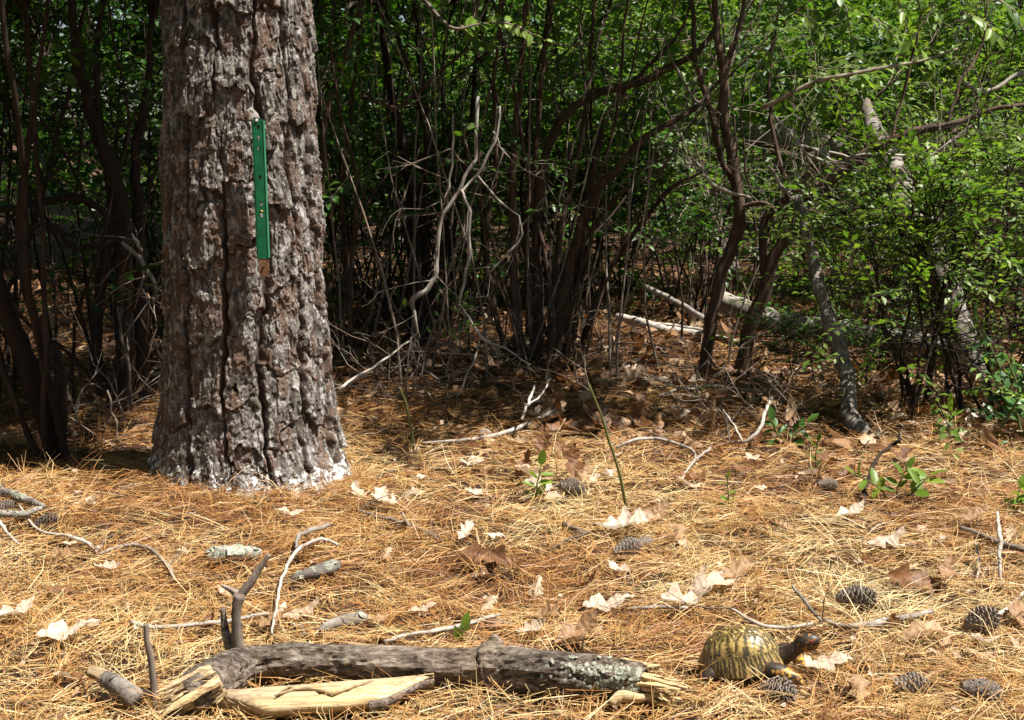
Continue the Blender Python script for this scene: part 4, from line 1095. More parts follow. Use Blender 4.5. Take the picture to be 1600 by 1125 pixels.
    # grey twiggery at upper right
    limb('dead_branch', [
        [(1175, 310, 4.5, 5), (1120, 292, 4.5, 6), (1085, 250, 4.5, 4)], [(1600, 112, 4.3, 6), (1540, 143, 4.3, 7), (1505, 128, 4.3, 5)], [(1330, 243, 4.5, 4), (1370, 240, 4.5, 4), (1450, 243, 4.5, 4), (1490, 218, 4.5, 4)],
        [(1445, 250, 4.5, 4), (1480, 225, 4.5, 4), (1520, 195, 4.5, 4)], [(1265, 230, 4.5, 5), (1310, 255, 4.5, 5), (1325, 245, 4.5, 4), (1240, 225, 4.5, 4)], [(1210, 180, 4.4, 4), (1240, 215, 4.4, 5), (1260, 240, 4.4, 5), (1300, 258, 4.4, 4)],
        [(1272, 338, 4.4, 6), (1310, 355, 4.4, 7), (1325, 367, 4.4, 6), (1342, 393, 4.4, 4)], [(1320, 360, 4.4, 5), (1370, 352, 4.4, 4), (1460, 340, 4.4, 3)], [(1200, 260, 4.5, 6), (1230, 300, 4.5, 6), (1245, 312, 4.5, 5)], [(1110, 130, 4.6, 4), (1090, 160, 4.6, 4), (1050, 95, 4.6, 4)],
    ], 'jumble of bare grey twigs around the brown leaning shrub', 'dead branch', twig=12, twig_len=0.26, depth=1, tr=0.0022)
reseed('build_deadwood')
build_deadwood()

# ------------------------------------------------------------------ sticks on the floor
def floor_rows(rows, thin=1.0):
    """rows of (px, py, height above floor, width px) -> points, radii"""
    P = []; W = []
    for px, py, z, w in rows:
        z = z + 0.011
        p = at_z(px, py, z); P.append(p)
        depth = p[1] * math.cos(TILT) + (CAM_H - p[2]) * math.sin(TILT)
        W.append(w * depth / FPX / 2 * thin)
    return np.array(P), np.array(W)

def floor_tube(acc, rows, sides=9, rough=0.15, jit=0.003, step=0.012, tint=0.5, thin=1.0):
    P, W = floor_rows(rows, thin)
    L = np.sum(np.linalg.norm(np.diff(P, axis=0), axis=1)); n = max(10, int(L / step))
    S = spline(np.column_stack([P, W]), n); sd = int(rng.integers(1, 900)); u = np.linspace(0, n * 0.4, n)
    pts = S[:, :3] + jit * np.stack([perlin(u, u * 0 + sd, 1), perlin(u, u * 0 + sd, 2), 0.5 * perlin(u, u * 0 + sd, 3)], -1)
    tube(acc, pts, np.maximum(S[:, 3], 0.0006), sides, rough=rough, seed=sd, tint=tint)
    return pts, S[:, 3]

def stick(rows_list, label, mat='twig', twigs=0, name='stick', cat='stick', lich=0):
    P, W = floor_rows(rows_list[0])
    t = thing(name, P[0], label, cat)
    for i, rows in enumerate(rows_list):
        a = Acc(); pts, rad = floor_tube(a, rows, thin=0.74 if name == 'stick' else 0.9, rough=0.22 if name == 'stick' else 0.4, jit=0.0035)
        a.build('stick' if i == 0 else 'side_twig', M[mat], t, org(t))
        if lich:
            l = Acc()
            for _ in range(lich):
                k = rng.integers(1, len(pts) - 1); d = nrm(rng.normal(0, 1, 3) + np.array([0, -0.4, 0.8]))
                blob(l, pts[k] + d * rad[k] * 0.9, d, rad[k] * rng.uniform(0.5, 1.0))
            l.build('lichen', M['lichen'], t, org(t), kind='stuff')
    if twigs:
        a = Acc(); pts = P
        for _ in range(twigs):
            k = rng.integers(0, len(P)); bare_twigs(a, P[k], rand_dir() + np.array([0, 0, 0.3]), rng.uniform(0.05, 0.14), 0.0014, 1)
        a.build('twigs', M['twig'], t, org(t), kind='stuff')
    return t

def blob(acc, p, d, r):
    """small crusty flake lying on a surface with normal d"""
    n = 7; x = nrm(np.cross(d, [0.3, 0.5, 0.8])); y = np.cross(d, x); a = np.arange(n) / n * 2 * np.pi
    rr = r * rng.uniform(0.6, 1.2, n)
    V = [p + d * r * 0.28] + [p + (x * math.cos(t_) + y * math.sin(t_)) * q for t_, q in zip(a, rr)]
    acc.add(V, None, [(0, 1 + i, 1 + (i + 1) % n) for i in range(n)], rng.uniform())

def build_sticks():
    stick([[(660, 692, .008, 6), (740, 686, .01, 8), (800, 672, .012, 9), (845, 652, .02, 8), (884, 630, .03, 7)]], 'pale straight stick lying behind a pine cone right of the pine', 'grey_wood', 2)
    stick([[(558, 798, .01, 7), (620, 814, .012, 8), (655, 826, .012, 9), (690, 846, .012, 7)], [(627, 800, .03, 4), (640, 822, .015, 5)]], 'dark crooked twig on sunny needles right of the pine base', 'twig', 2)
    stick([[(425, 990, .02, 5), (432, 945, .025, 6), (442, 900, .025, 7), (458, 868, .03, 8), (475, 852, .035, 7), (505, 842, .03, 7), (528, 852, .015, 6)]], 'pale lichened twig arching behind the forked twig', 'grey_wood', 1, lich=10)
    stick([[(462, 856, .03, 6), (470, 835, .02, 10), (515, 820, .015, 9)]], 'short pale twig ending beside the arching lichened twig', 'grey_wood', 0)
    stick([[(1285, 968, .012, 9), (1320, 978, .012, 12), (1365, 975, .012, 15), (1410, 966, .012, 15), (1456, 955, .012, 10)], [(1238, 915, .04, 5), (1262, 945, .03, 7), (1284, 972, .014, 7)]], 'dark grey forked stick lying behind the turtle to its right', 'grey_bark', 1)
    stick([[(1140, 950, .02, 5), (1180, 972, .018, 8), (1215, 980, .015, 8), (1270, 975, .012, 7)]], 'grey twig lying directly behind the turtle shell', 'grey_wood', 1)
    stick([[(1500, 824, .012, 12), (1540, 840, .015, 14), (1580, 854, .018, 14), (1640, 866, .02, 14)]], 'smooth brown stick running off the right edge', 'twig', 0)
    stick([[(1558, 800, .10, 6), (1562, 840, .075, 9), (1562, 880, .04, 8), (1564, 912, .005, 7)]], 'pale lichened stick standing up across the brown stick at right', 'grey_wood', 0, lich=14)
    stick([[(1525, 850, .03, 4), (1530, 880, .02, 5), (1526, 908, .005, 4)]], 'short pale stem below the brown stick at right', 'grey_wood')
    stick([[(30, 790, .02, 3), (60, 828, .015, 6), (110, 838, .015, 8), (135, 848, .012, 9), (152, 862, .01, 6)]], 'white peeling twig on the needles at left', 'grey_wood', 2)
    stick([[(0, 812, .03, 6), (8, 826, .02, 8), (30, 850, .01, 5)]], 'short white twig at the left edge', 'grey_wood')
    stick([[(150, 866, .012, 6), (200, 852, .014, 8), (235, 858, .014, 9), (262, 885, .012, 10), (272, 905, .01, 6)]], 'weathered curved twig on the needles left of the lichened bark', 'twig', 2)
    stick([[(205, 972, .014, 11), (240, 980, .014, 9), (300, 976, .014, 9), (340, 973, .014, 10), (420, 958, .014, 7)]], 'grey lichened stick lying behind the left end of the log', 'grey_wood', 1, lich=16)
    stick([[(600, 1002, .012, 7), (650, 990, .012, 8), (700, 982, .014, 9), (780, 960, .014, 8)]], 'straight tan stick lying just behind the foreground log', 'grey_wood', 0)
    stick([[(962, 700, .015, 6), (990, 688, .03, 7), (1020, 685, .035, 7), (1055, 692, .03, 6), (1082, 704, .015, 6), (1088, 718, .005, 4)], [(1068, 742, .006, 5), (1085, 720, .012, 6), (1110, 700, .02, 6)]], 'pale arching twig bowed over the shaded needles right of centre', 'grey_wood', 2)
    stick([[(1206, 622, .10, 6), (1195, 645, .08, 8), (1188, 668, .06, 8), (1165, 690, .03, 7), (1140, 690, .015, 4)], [(1130, 640, .08, 4), (1150, 670, .05, 4), (1160, 690, .03, 4)]], 'pale forked twig leaning below the leaning brown shrub', 'grey_wood', 3)
    stick([[(1040, 600, .04, 4), (1075, 605, .035, 5), (1110, 603, .03, 5), (1160, 608, .03, 5), (1190, 612, .03, 4)], [(1030, 618, .02, 4), (1060, 606, .03, 4), (1085, 603, .035, 4)]], 'thin pale twig lying across the foot of the brown shrubs', 'grey_wood', 2)
    stick([[(1347, 795, 0, 11), (1352, 765, .02, 10), (1362, 735, .05, 9), (1373, 712, .075, 8), (1392, 697, .09, 8), (1405, 688, .105, 7), (1404, 678, .115, 5)]], 'bent standing stick with a pale hooked tip beside the broad green leaves', 'stem_dark', 0)
    stick([[(855, 860, .01, 4), (900, 838, .012, 5), (940, 828, .012, 4)], [(880, 820, .01, 12), (915, 832, .012, 10)]], 'small dark twig and bark bit beside the curled pale leaf', 'twig')
    stick([[(985, 952, .012, 7), (1030, 948, .012, 9), (1075, 950, .012, 7)]], 'short pale stick between the scattered oak leaves', 'grey_wood')
    stick([[(1600, 925, .012, 6), (1575, 950, .014, 8), (1545, 968, .014, 9)]], 'grey twig at the right edge behind the pine cone', 'grey_wood', 1)
    stick([[(815, 655, .07, 5), (826, 628, .10, 6), (836, 602, .13, 4)], [(824, 632, .095, 4), (845, 618, .11, 4), (860, 590, .14, 3)]], 'small upright forked stick beyond the pale straight stick', 'grey_wood')
    # stack of lichened wood at the left edge
    stick([[(-30, 758, .03, 22), (10, 770, .03, 20), (40, 782, .025, 17), (70, 792, .02, 10)], [(-20, 800, .03, 16), (30, 803, .03, 15), (65, 790, .03, 9)]], 'greenish lichened branch end at the left edge', 'grey_bark', 2, lich=30)
    # lichened bark chunks on the needles
    for label, rows, lich in (('white lichened chunk of wood on the needles below the pine', [(325, 868, .012, 22), (345, 868, .014, 30), (375, 866, .014, 28), (405, 862, .012, 16)], 60), ('broken grey bark piece between the lichened twig and the pale leaves', [(455, 905, .012, 14), (490, 895, .016, 22), (520, 885, .018, 20), (530, 880, .015, 10)], 16), ('flat grey bark flake just behind the log', [(500, 985, .008, 10), (530, 972, .012, 24), (560, 966, .012, 20), (575, 964, .01, 8)], 6)):
        stick([rows], label, 'grey_bark', 0, 'bark_piece', 'bark', lich)
reseed('build_sticks')
build_sticks()

# ------------------------------------------------------------------ foreground log
def build_log():
    rows = [(292, 1082, .030, 62), (310, 1072, .034, 70), (345, 1052, .036, 72), (378, 1036, .036, 66), (410, 1030, .034, 60), (455, 1025, .034, 58), (520, 1029, .034, 60), (600, 1034, .034, 61), (690, 1038, .034, 63), (745, 1039, .034, 66), (768, 1036, .036, 80), (785, 1038, .035, 72), (850, 1043, .034, 70), (930, 1050, .034, 68), (990, 1058, .033, 64), (1008, 1061, .032, 56)]
    P, W = floor_rows(rows)
    t = thing('log', P[5], 'dark barked broken log lying across the foreground with split yellow ends', 'log')
    P[:, 2] -= 0.005; S = spline(np.column_stack([P, W * 0.92]), 190); n = len(S); sides = 40
    a = Acc(); pts, rad = S[:, :3], S[:, 3]
    T = np.gradient(pts, axis=0); T /= np.linalg.norm(T, axis=1)[:, None]
    U = np.cross(T, [0, 0, 1.0]); U /= np.linalg.norm(U, axis=1)[:, None]; B = np.cross(U, T)
    ang = np.arange(sides) / sides * 2 * np.pi
    L = np.concatenate([[0], np.cumsum(np.linalg.norm(np.diff(pts, axis=0), axis=1))])
    A2, L2 = np.meshgrid(ang, L)
    cx, sx_ = np.cos(A2), np.sin(A2)
    nn = fbm(cx * 1.2 + L2 * 7, sx_ * 1.2 + 5, 4, 300)
    crack = np.abs(perlin(cx * 2.5 + L2 * 3, sx_ * 2.5 + L2 * 9, 310)); crack = -0.10 * (1 - smooth(0.0, 0.10, crack))
    tt = np.floor(nn * 5) / 5
    k = 1 + 0.08 * nn + 0.30 * tt + crack * 1.3 + 0.03 * fbm(cx * 9 + L2 * 60, sx_ * 9, 3, 320)
    rr = rad[:, None] * k
    ends = np.ones(n); ends[0] = 0.9; rr *= ends[:, None]
    V = pts[:, None] + rr[..., None] * (np.cos(A2)[..., None] * U[:, None] + np.sin(A2)[..., None] * B[:, None])
    i = np.arange(n - 1)[:, None] * sides; j = np.arange(sides)[None]; j2 = (j + 1) % sides
    a.add(V.reshape(-1, 3), np.stack([i + j, i + sides + j, i + sides + j2, i + j2], -1).reshape(-1, 4))
    a.build('bark', M['log_bark'], t, org(t), False)
    def splinters(c0, d, count, spread, lens, part, flat=0.5):
        d = nrm(d); sd = nrm(np.cross(d, [0, 0, 1.0])); up = np.cross(sd, d)
        for _ in range(count):
            o_ = sd * rng.uniform(-spread, spread) + up * rng.uniform(-spread, spread) * 0.85
            L_ = rng.uniform(*lens) * rng.uniform(.5, 1); w = rng.uniform(0.003, 0.011) if _ % 3 else rng.uniform(0.0012, 0.003); h = w * rng.uniform(0.35, 0.9)
            a_ = Acc(); m = 7; q = []
            dd = nrm(d + sd * rng.normal(0, 0.10) + up * rng.normal(-0.03, 0.07))
            for u in np.linspace(0, 1, m):
                q.append(c0 + o_ - d * 0.05 + dd * (L_ + 0.05) * u + rng.normal(0, 0.0012, 3))
            tp = np.array([1, 1, 1, 0.95, 0.8, 0.5, 0.12])
            q = np.array(q); VV = []
            for e, s_ in zip(q, tp):
                for (x_, y_) in ((-1, -.6), (-.3, -1), (1, -.7), (1.1, .5), (.1, 1), (-1, .6)): VV.append(e + sd * w * x_ * s_ + up * h * y_ * s_)
            VV = np.array(VV) + rng.normal(0, 0.0007, (len(VV), 3))
            Q = [(6 * a1 + b1, 6 * a1 + 6 + b1, 6 * a1 + 6 + (b1 + 1) % 6, 6 * a1 + (b1 + 1) % 6) for a1 in range(m - 1) for b1 in range(6)]
            a_.add(VV, Q); a_.build(part, M['split_wood'], t, org(t), False)
    eR = pts[-1]; splinters(eR, pts[-1] - pts[-8], 40, 0.021, (0.02, 0.085), 'splinter')
    eL = pts[0]; splinters(eL, pts[0] - pts[8], 46, 0.024, (0.01, 0.06), 'splinter')
    # stubs, the forked twig and the knot
    for rows2, part, mt in (([(372, 1012, .06, 20), (370, 985, .085, 17), (369, 955, .115, 16), (374, 930, .14, 18)], 'forked_twig', 'twig'),
                            ([(374, 932, .138, 14), (362, 922, .15, 9), (347, 915, .16, 5)], 'forked_twig', 'twig'), ([(374, 932, .138, 15), (395, 905, .165, 12), (408, 885, .185, 10), (421, 866, .205, 7)], 'forked_twig', 'twig'),
                            ([(360, 1012, .055, 18), (352, 985, .075, 13), (348, 950, .10, 8)], 'branch_stub', 'log_bark'),
                            ([(772, 1022, .05, 24), (775, 1004, .068, 22), (780, 998, .075, 20)], 'branch_stub', 'log_bark'), ([(690, 1060, .02, 8), (680, 1045, .05, 7), (672, 1036, .055, 5)], 'branch_stub', 'grey_wood')):
        Pq = []; Wq = []
        base = at_z(rows2[0][0], rows2[0][1], rows2[0][2])
        for px, py, z, w in rows2:
            p = at(px, py, base[1]); Pq.append(p); Wq.append(w * base[1] * 1.04 / FPX / 2)
        a_ = Acc(); Sq = spline(np.column_stack([Pq, Wq]), 18); tube(a_, Sq[:, :3], Sq[:, 3], 12, rough=0.2, seed=int(rng.integers(1, 99)))
        a_.build(part, M[mt], t, org(t))
    # lichen crust near the right end
    l = Acc()
    for _ in range(330):
        u = int(np.clip(rng.normal(171, 7), 150, 186)); a_ = rng.normal(0.35, 0.55)
        d = -U[u] * 0 + np.cos(a_) * U[u] + np.sin(a_) * B[u]
        if d[1] > 0.3: d = np.array([d[0], -d[1], d[2]])
        ia = int(round(((math.atan2(np.dot(d, B[u]), np.dot(d, U[u])) % (2 * np.pi)) / (2 * np.pi)) * sides)) % sides
        blob(l, V[u, ia] + d * 0.0004, nrm(d + rng.normal(0, 0.3, 3)), rng.uniform(0.0015, 0.005))
    l.build('lichen', M['lichen'], t, org(t), kind='stuff')
    # broken limb at the far left, bark and bare tip
    t2 = thing('broken_limb', at_z(190, 1075, .02), 'short grey limb with a bare yellow tip at the lower left', 'wood')
    a_ = Acc(); floor_tube(a_, [(163, 1059, .035, 24), (180, 1070, .033, 28), (200, 1082, .03, 30), (212, 1094, .025, 30)], 18, 0.16, 0.003, 0.004); a_.build('bark', M['grey_bark'], t2, org(t2))
    a_ = Acc(); floor_tube(a_, [(136, 1047, .045, 14), (150, 1053, .04, 19), (168, 1062, .035, 20)], 12, 0.45, 0.002, 0.004); a_.build('bare_tip', M['split_wood'], t2, org(t2))
    a_ = Acc(); floor_tube(a_, [(205, 1088, .022, 22), (225, 1084, .02, 16), (240, 1080, .016, 8)], 10, 0.4, 0.002, 0.005); a_.build('rotten_core', M['stem_dark'], t2, org(t2))
    stick_t = thing('stick', at_z(240, 1110, 0.0), 'thin grey stick standing upright before the log left end', 'stick')
    a_ = Acc(); b = at_z(242, 1112, 0); Pq = [at(x, y, b[1]) for x, y in ((243, 1112), (240, 1070), (236, 1030), (230, 1000), (228, 975))]
    Sq = spline(np.array(Pq), 40); tube(a_, Sq, np.linspace(0.0062, 0.0042, 40), 9, rough=0.15, seed=5); a_.build('stem', M['twig'], stick_t, org(stick_t))
    # big split slab in front
    t3 = thing('split_slab', at_z(500, 1100, 0), 'long pale yellow split slab of wood lying in front of the log', 'wood')
    a_ = Acc(); prof = []
    st = 60
    x0p, x1p = at_z(335, 1078, .036), at_z(678, 1052, .046)
    d = nrm(x1p - x0p); Ls = np.linalg.norm(x1p - x0p); sd = nrm(np.cross(d, [0, 0, 1.0])); up = np.cross(sd, d)
    V = []
    for i_, u in enumerate(np.linspace(0, 1, st)):
        c = x0p + d * Ls * u
        wid = 0.066 * (1 - 0.98 * smooth(0.72, 1.0, u) ) * (0.12 + 0.88 * smooth(0, 0.28, u)) + 0.001
        hgt = 0.028 * (1 - 0.7 * smooth(0.8, 1, u)) + 0.003
        g1 = 0.0022 * fbm(np.array(u * 9.), np.array(1.), 3, 401); g2 = 0.002 * fbm(np.array(u * 9.), np.array(7.), 3, 402)
        pr = [(0, -0.002), (0.004, 0.000), (wid * .22, 0.001 + g1), (wid * .26, 0.0 + g1), (wid * .3, -0.0005 + g2), (wid * .55, 0.0012 + g2), (wid * .62, -0.003), (wid * .66, -0.001 + g1), (wid * .92, -0.004 + g1), (wid, -0.009), (wid * .95, -hgt * .6), (wid * .7, -hgt), (wid * .3, -hgt), (0.002, -hgt * .7)]
        for (s_, h_) in pr: V.append(c + sd * s_ + up * h_)
    m = 14
    Q = [(m * a1 + b1, m * a1 + (b1 + 1) % m, m * a1 + m + (b1 + 1) % m, m * a1 + m + b1) for a1 in range(st - 1) for b1 in range(m)]
    a_.add(V, Q); a_.build('slab', M['split_wood'], t3, org(t3))
    a_ = Acc(); c = x0p + d * Ls * 0.80
    VV = []
    for u in np.linspace(0, 1, 9):
        e = x0p + d * Ls * (0.70 + 0.30 * u) + up * 0.001
        wid = 0.066 * (1 - 0.98 * smooth(0.72, 1.0, 0.70 + 0.30 * u)) + 0.0015
        for s_, h_ in ((wid * .98, -0.008), (wid * 1.05, -0.012), (wid * 1.02, -0.026), (wid * .9, -0.020)): VV.append(e + sd * s_ + up * h_)
    a_.add(VV, [(4 * a1 + b1, 4 * a1 + 4 + b1, 4 * a1 + 4 + (b1 + 1) % 4, 4 * a1 + (b1 + 1) % 4) for a1 in range(8) for b1 in range(4)])
    a_.build('bark', M['log_bark'], t3, org(t3))
    for _ in range(2):
        L_ = rng.uniform(0.08, 0.22); u = rng.uniform(0, 0.55); q = [x0p + d * (Ls * u + L_ * w) + sd * (0.01 + rng.uniform(0, 0.05)) * (1 + 0 * w) + up * 0.003 for w in np.linspace(0, 1, 6)]
        a_ = Acc(); tube(a_, np.array(q) + rng.normal(0, 0.0008, (6, 3)), [0.001, 0.003, 0.0035, 0.003, 0.0025, 0.0006], 6); a_.build('splinter', M['split_wood'], t3, org(t3))
    # pale torn wood chip below the lichen
    t4 = thing('wood_chip', at_z(990, 1092, 0), 'pale torn wood strip in front of the lichened log end', 'wood')
    a_ = Acc(); floor_tube(a_, [(955, 1100, .012, 12), (970, 1088, .02, 20), (1000, 1090, .018, 14), (1045, 1082, .012, 7)], 8, 0.3, 0.002, 0.006); a_.build('strip', M['split_wood'], t4, org(t4))
reseed('build_log')
build_log()

# ------------------------------------------------------------------ fallen oak leaves
def oak_leaf(seed, tint, lobes=3.2, curl=0.5, bend=0.3, twist=0.2):
    r_ = np.random.default_rng(seed)
    nt_, nc = 29, 5
    V = []
    ph = r_.uniform(0, 1)
    for i in range(nt_):
        t_ = i / (nt_ - 1)
        env = (math.sin(math.pi * min(1, t_ ** 0.75 * 0.96 + 0.04)) ** 0.7) * 0.27 * r_.uniform(0.9, 1.1)
        for j in range(nc):
            c = (j - 2) / 2
            tri_ = abs(((t_ * lobes + (0.12 if c > 0 else 0) + ph * 0.3) % 1.0) * 2 - 1)
            lob = 0.36 + 0.64 * tri_ ** 0.8
            w = env * (lob if abs(c) > .9 else min(lob, 0.32) * 1.1) * (1 if abs(c) > .9 else 0.55) + 0.003
            x = t_ + 0.12 * (abs(c) > .9) * env / 0.27 * lob
            y = 0 if c == 0 else w * (1 if c > 0 else -1)
            z = curl * abs(y) ** 1.4 * 1.8 + bend * (t_ - 0.5) ** 2 + 0.05 * math.sin(9 * t_ + seed) * abs(c) + twist * (t_ - .5) * y
            V.append((x - 0.5, y, z + 0.012 * r_.normal()))
    Q = [(i * nc + j, (i + 1) * nc + j, (i + 1) * nc + j + 1, i * nc + j + 1) for i in range(nt_ - 1) for j in range(nc - 1)]
    a = Acc(); a.add(np.array(V), Q, None, tint)
    st = np.array([(-0.5 - 0.16 * u, 0.02 * u, 0.02 * u + bend * .25) for u in np.linspace(0, 1, 4)]); tube(a, st, 0.008, 4, tint=tint * .6)
    me = a.mesh('oak_leaf'); me.materials.append(M['dead_leaf']); return me

OAK = {}
for ti, tn in (('pale', 0.95), ('tan', 0.62), ('brown', 0.22)):
    OAK[ti] = [oak_leaf(s, tn, 2.6 + 0.35 * (s % 4), (0.35, 0.15, -0.4, 0.7, 0.4, -0.6, 0.5, 0.1)[s], (0.5, 0.2, -0.3, 0.8, -0.5, 0.3, 0.9, 0.1)[s], (0.5, -0.8, 0.3, 1.0, -0.4, 0.6, -1.0, 0.2)[s]) for s in range(8)]

def put_oak(p, size, yaw, pitch, roll, tone, shape, label, group=None):
    o = bpy.data.objects.new('oak_leaf', OAK[tone][shape]); C.objects.link(o)
    o.location = [float(c) for c in p]; o.rotation_euler = (roll, pitch, yaw); o.scale = (size, size, size)
    tag(o, label, 'leaf', group); return o

def build_leaves():
    G = [
        (108, 985, 100, .1, -.25, .2, 'pale', 1, 'large sunbleached oak leaf at the lower left'), (26, 955, 70, .8, -.2, .3, 'pale', 0, 'cream oak leaf at the left edge'), (95, 918, 55, .2, .2, .6, 'brown', 2, 'orange brown curled leaf above the large bleached leaf'),
        (88, 872, 60, .4, -.2, .2, 'tan', 3, 'tan leaf half buried below the white peeling twig'), (468, 952, 75, .3, -.3, .35, 'pale', 5, 'white spiky oak leaf behind the log left of centre'), (425, 968, 60, 1.0, -.2, .3, 'tan', 1, 'tan leaf under the lichened twig'),
        (605, 862, 30, 1.2, -.4, .4, 'pale', 2, 'tiny bright leaf scrap below the dark crooked twig'), (612, 785, 45, .3, 0, .2, 'pale', 6, 'cream leaf on orange needles right of the pine base'), (452, 802, 50, .2, .1, .2, 'pale', 0, 'cream leaf on the needles in front of the pine base'),
        (728, 832, 52, 1.1, -.5, .5, 'pale', 3, 'white upturned leaf above the dark brown leaf'), (752, 868, 80, .2, .3, 1.0, 'brown', 4, 'dark brown curled leaf facing the camera near the centre'), (792, 878, 70, -.3, .2, .9, 'brown', 6, 'brown crumpled leaf right of the dark curled one'),
        (838, 918, 55, 1.3, -.4, .4, 'pale', 5, 'pale leaf with raised points left of the broad white leaves'), (765, 940, 45, .9, -.4, .5, 'pale', 2, 'white leaf point behind the green seedling'), (660, 950, 50, .3, -.2, .3, 'pale', 7, 'pale leaf flat on needles behind the log middle'),
        (852, 962, 70, -.3, -.3, .6, 'tan', 3, 'tan folded leaf behind the log'), (905, 985, 95, .4, -.5, .6, 'tan', 0, 'large tan folded leaf casting shade behind the log'), (952, 942, 90, .1, -.2, .3, 'pale', 1, 'broad white leaf in the middle of the needles'),
        (1075, 940, 85, -.1, -.2, .35, 'pale', 6, 'white leaf pair left of the turtle twig'), (975, 822, 100, .2, -.2, .5, 'pale', 3, 'large pale curled leaf below the green stalk'), (1025, 805, 70, .6, -.5, .8, 'tan', 0, 'upturned tan leaf tip beside the large curled leaf'),
        (1062, 825, 50, 1.2, -.3, .3, 'tan', 2, 'yellowish leaf slanting right of the curled leaf'), (1110, 912, 90, .2, -.2, .7, 'pale', 4, 'curled cream leaf above the turtle'), (1150, 895, 80, .7, -.3, .8, 'tan', 3, 'tan rolled leaf above and right of the turtle twig'),
        (1382, 840, 75, .1, -.3, .5, 'pale', 5, 'white star shaped oak leaf alone on the right'), (1430, 908, 105, .15, .2, 1.0, 'brown', 1, 'big brown curled oak leaf at right'), (1475, 895, 70, 1.0, -.2, .7, 'tan', 6, 'tan leaf tip leaning on the big brown leaf'),
        (1285, 1035, 100, .1, -.1, .3, 'pale', 7, 'bleached yellow leaf at the turtle head'), (1345, 1070, 75, 1.4, -.3, .4, 'tan', 2, 'tan twisted leaf right of the turtle'), (1450, 985, 95, 0, .0, .2, 'tan', 4, 'long orange tan leaf below the forked stick'),
        (1330, 800, 60, .4, -.3, .4, 'pale', 0, 'pale folded leaf right of the sunny needles'), (1520, 810, 60, .6, -.3, .5, 'tan', 3, 'tan leaf leaning against the brown stick'), (1590, 960, 70, 1.4, -.4, .6, 'tan', 1, 'tan leaf at the lower right edge'),
        (850, 690, 62, 1.3, -1.0, .2, 'brown', 3, 'hanging brown leaf cluster left of the green stalk'), (895, 722, 66, 1.5, -1.0, .5, 'brown', 0, 'large standing brown leaves right of the hanging cluster'), (820, 728, 55, 1.0, -.8, .3, 'brown', 6, 'reddish brown leaf drooping above the green seedling'),
        (876, 705, 50, 2.0, -.9, -.4, 'brown', 4, 'narrow upright brown leaf between the standing leaf clusters'), (915, 655, 80, .3, -.2, 1.0, 'brown', 2, 'broad shaded brown leaf below the forest edge'), (912, 738, 55, 1.2, -.9, .5, 'tan', 5, 'tan upright leaf lit from above near the green stalk'),
        (855, 640, 60, .2, -.4, .5, 'pale', 1, 'white edged leaf behind the pale straight stick'), (870, 645, 55, .9, -.5, .4, 'tan', 7, 'tan leaf pressed against the pale straight stick'), (1003, 640, 70, 1.6, -1.2, 0, 'brown', 2, 'upright reddish leaf at the forest edge'), (1030, 668, 50, 1.6, -1.2, .2, 'tan', 5, 'small upright tan leaf before the arching twig'),
        (990, 595, 75, .5, -.6, .5, 'tan', 3, 'tan leaf standing at the edge of the shade'), (685, 662, 30, .9, -.5, .5, 'pale', 2, 'tiny white leaf in the shade right of the pine'),
    ]
    for px, py, sz, yaw, pitch, roll, tone, sh, lab in G:
        p = at_z(px, py, 0.030 + (0.025 if abs(pitch) > .9 else 0)); size = sz * np.linalg.norm(p - np.array([0, 0, CAM_H])) / FPX * 0.90
        put_oak(p, size, yaw, pitch, roll * (0.55 if roll < .95 else .8), tone, sh, lab)
    # many more that nothing tells apart
    n = 0
    while n < 280:
        if n < 110:
            px, py = rng.uniform(-20, 1620), rng.uniform(760, 1130)
        elif n < 175:
            px, py = rng.uniform(560, 1620), rng.uniform(590, 780)
        else:
            px, py = rng.uniform(930, 1640), rng.uniform(530, 690)
        if 200 < px < 560 and py < 800: continue
        if 1080 < px < 1320 and py > 960: continue
        if py > 1000 and 250 < px < 1120: continue
        p = at_z(px, py, 0.022)
        back = py < 700
        tone = ('pale', 'tan', 'brown')[int(rng.choice(3, p=(.48, .32, .20)))]
        near = n < 110
        put_oak(p, rng.uniform(0.015, 0.055) if near else rng.uniform(0.045, 0.09), rng.uniform(0, 6.28), rng.normal(0, .22), rng.normal(0, .3), tone, int(rng.integers(0, 8)),
                'small dead leaf scrap lying on the sunny needles' if near else ('dead oak leaf lying on the slope below the shrubs' if n < 175 else 'dead oak leaf lying among the shrub stems at the back right'),
                'leaf scraps on the needles' if near else ('leaves on the slope' if n < 175 else 'leaves under the shrubs'))
        n += 1
    a = Acc()
    for k in range(4800):
        y = rng.uniform(3.45, 8.8); x = rng.uniform(-0.40 * y - .2, 0.42 * y)
        if y < 4.6 and rng.uniform() < 0.35 + 0.4 * (x < -.3) + 0.35 * (y < 3.8): continue
        L_ = rng.uniform(.03, .085)
        V, T = leaf_geo(L_, L_ * rng.uniform(.35, .65), rng.normal(0, .5), rng.normal(0, .4), True); V = V + rng.normal(0, L_ * .05, V.shape)
        R3 = np.array(Euler((rng.normal(0, .5), rng.normal(0, .35), rng.uniform(0, 6.28))).to_matrix())
        a.add(V @ R3.T + np.array([x, y, float(gh(x, y)) + rng.uniform(.01, .03)]), None, T, rng.beta(1.3, 2.0))
    o = a.build('leaf_litter', M['dead_leaf'], kind='stuff'); tag(o, 'layer of dead leaves covering the ground under the thicket', 'leaf litter')
reseed('build_leaves')
build_leaves()

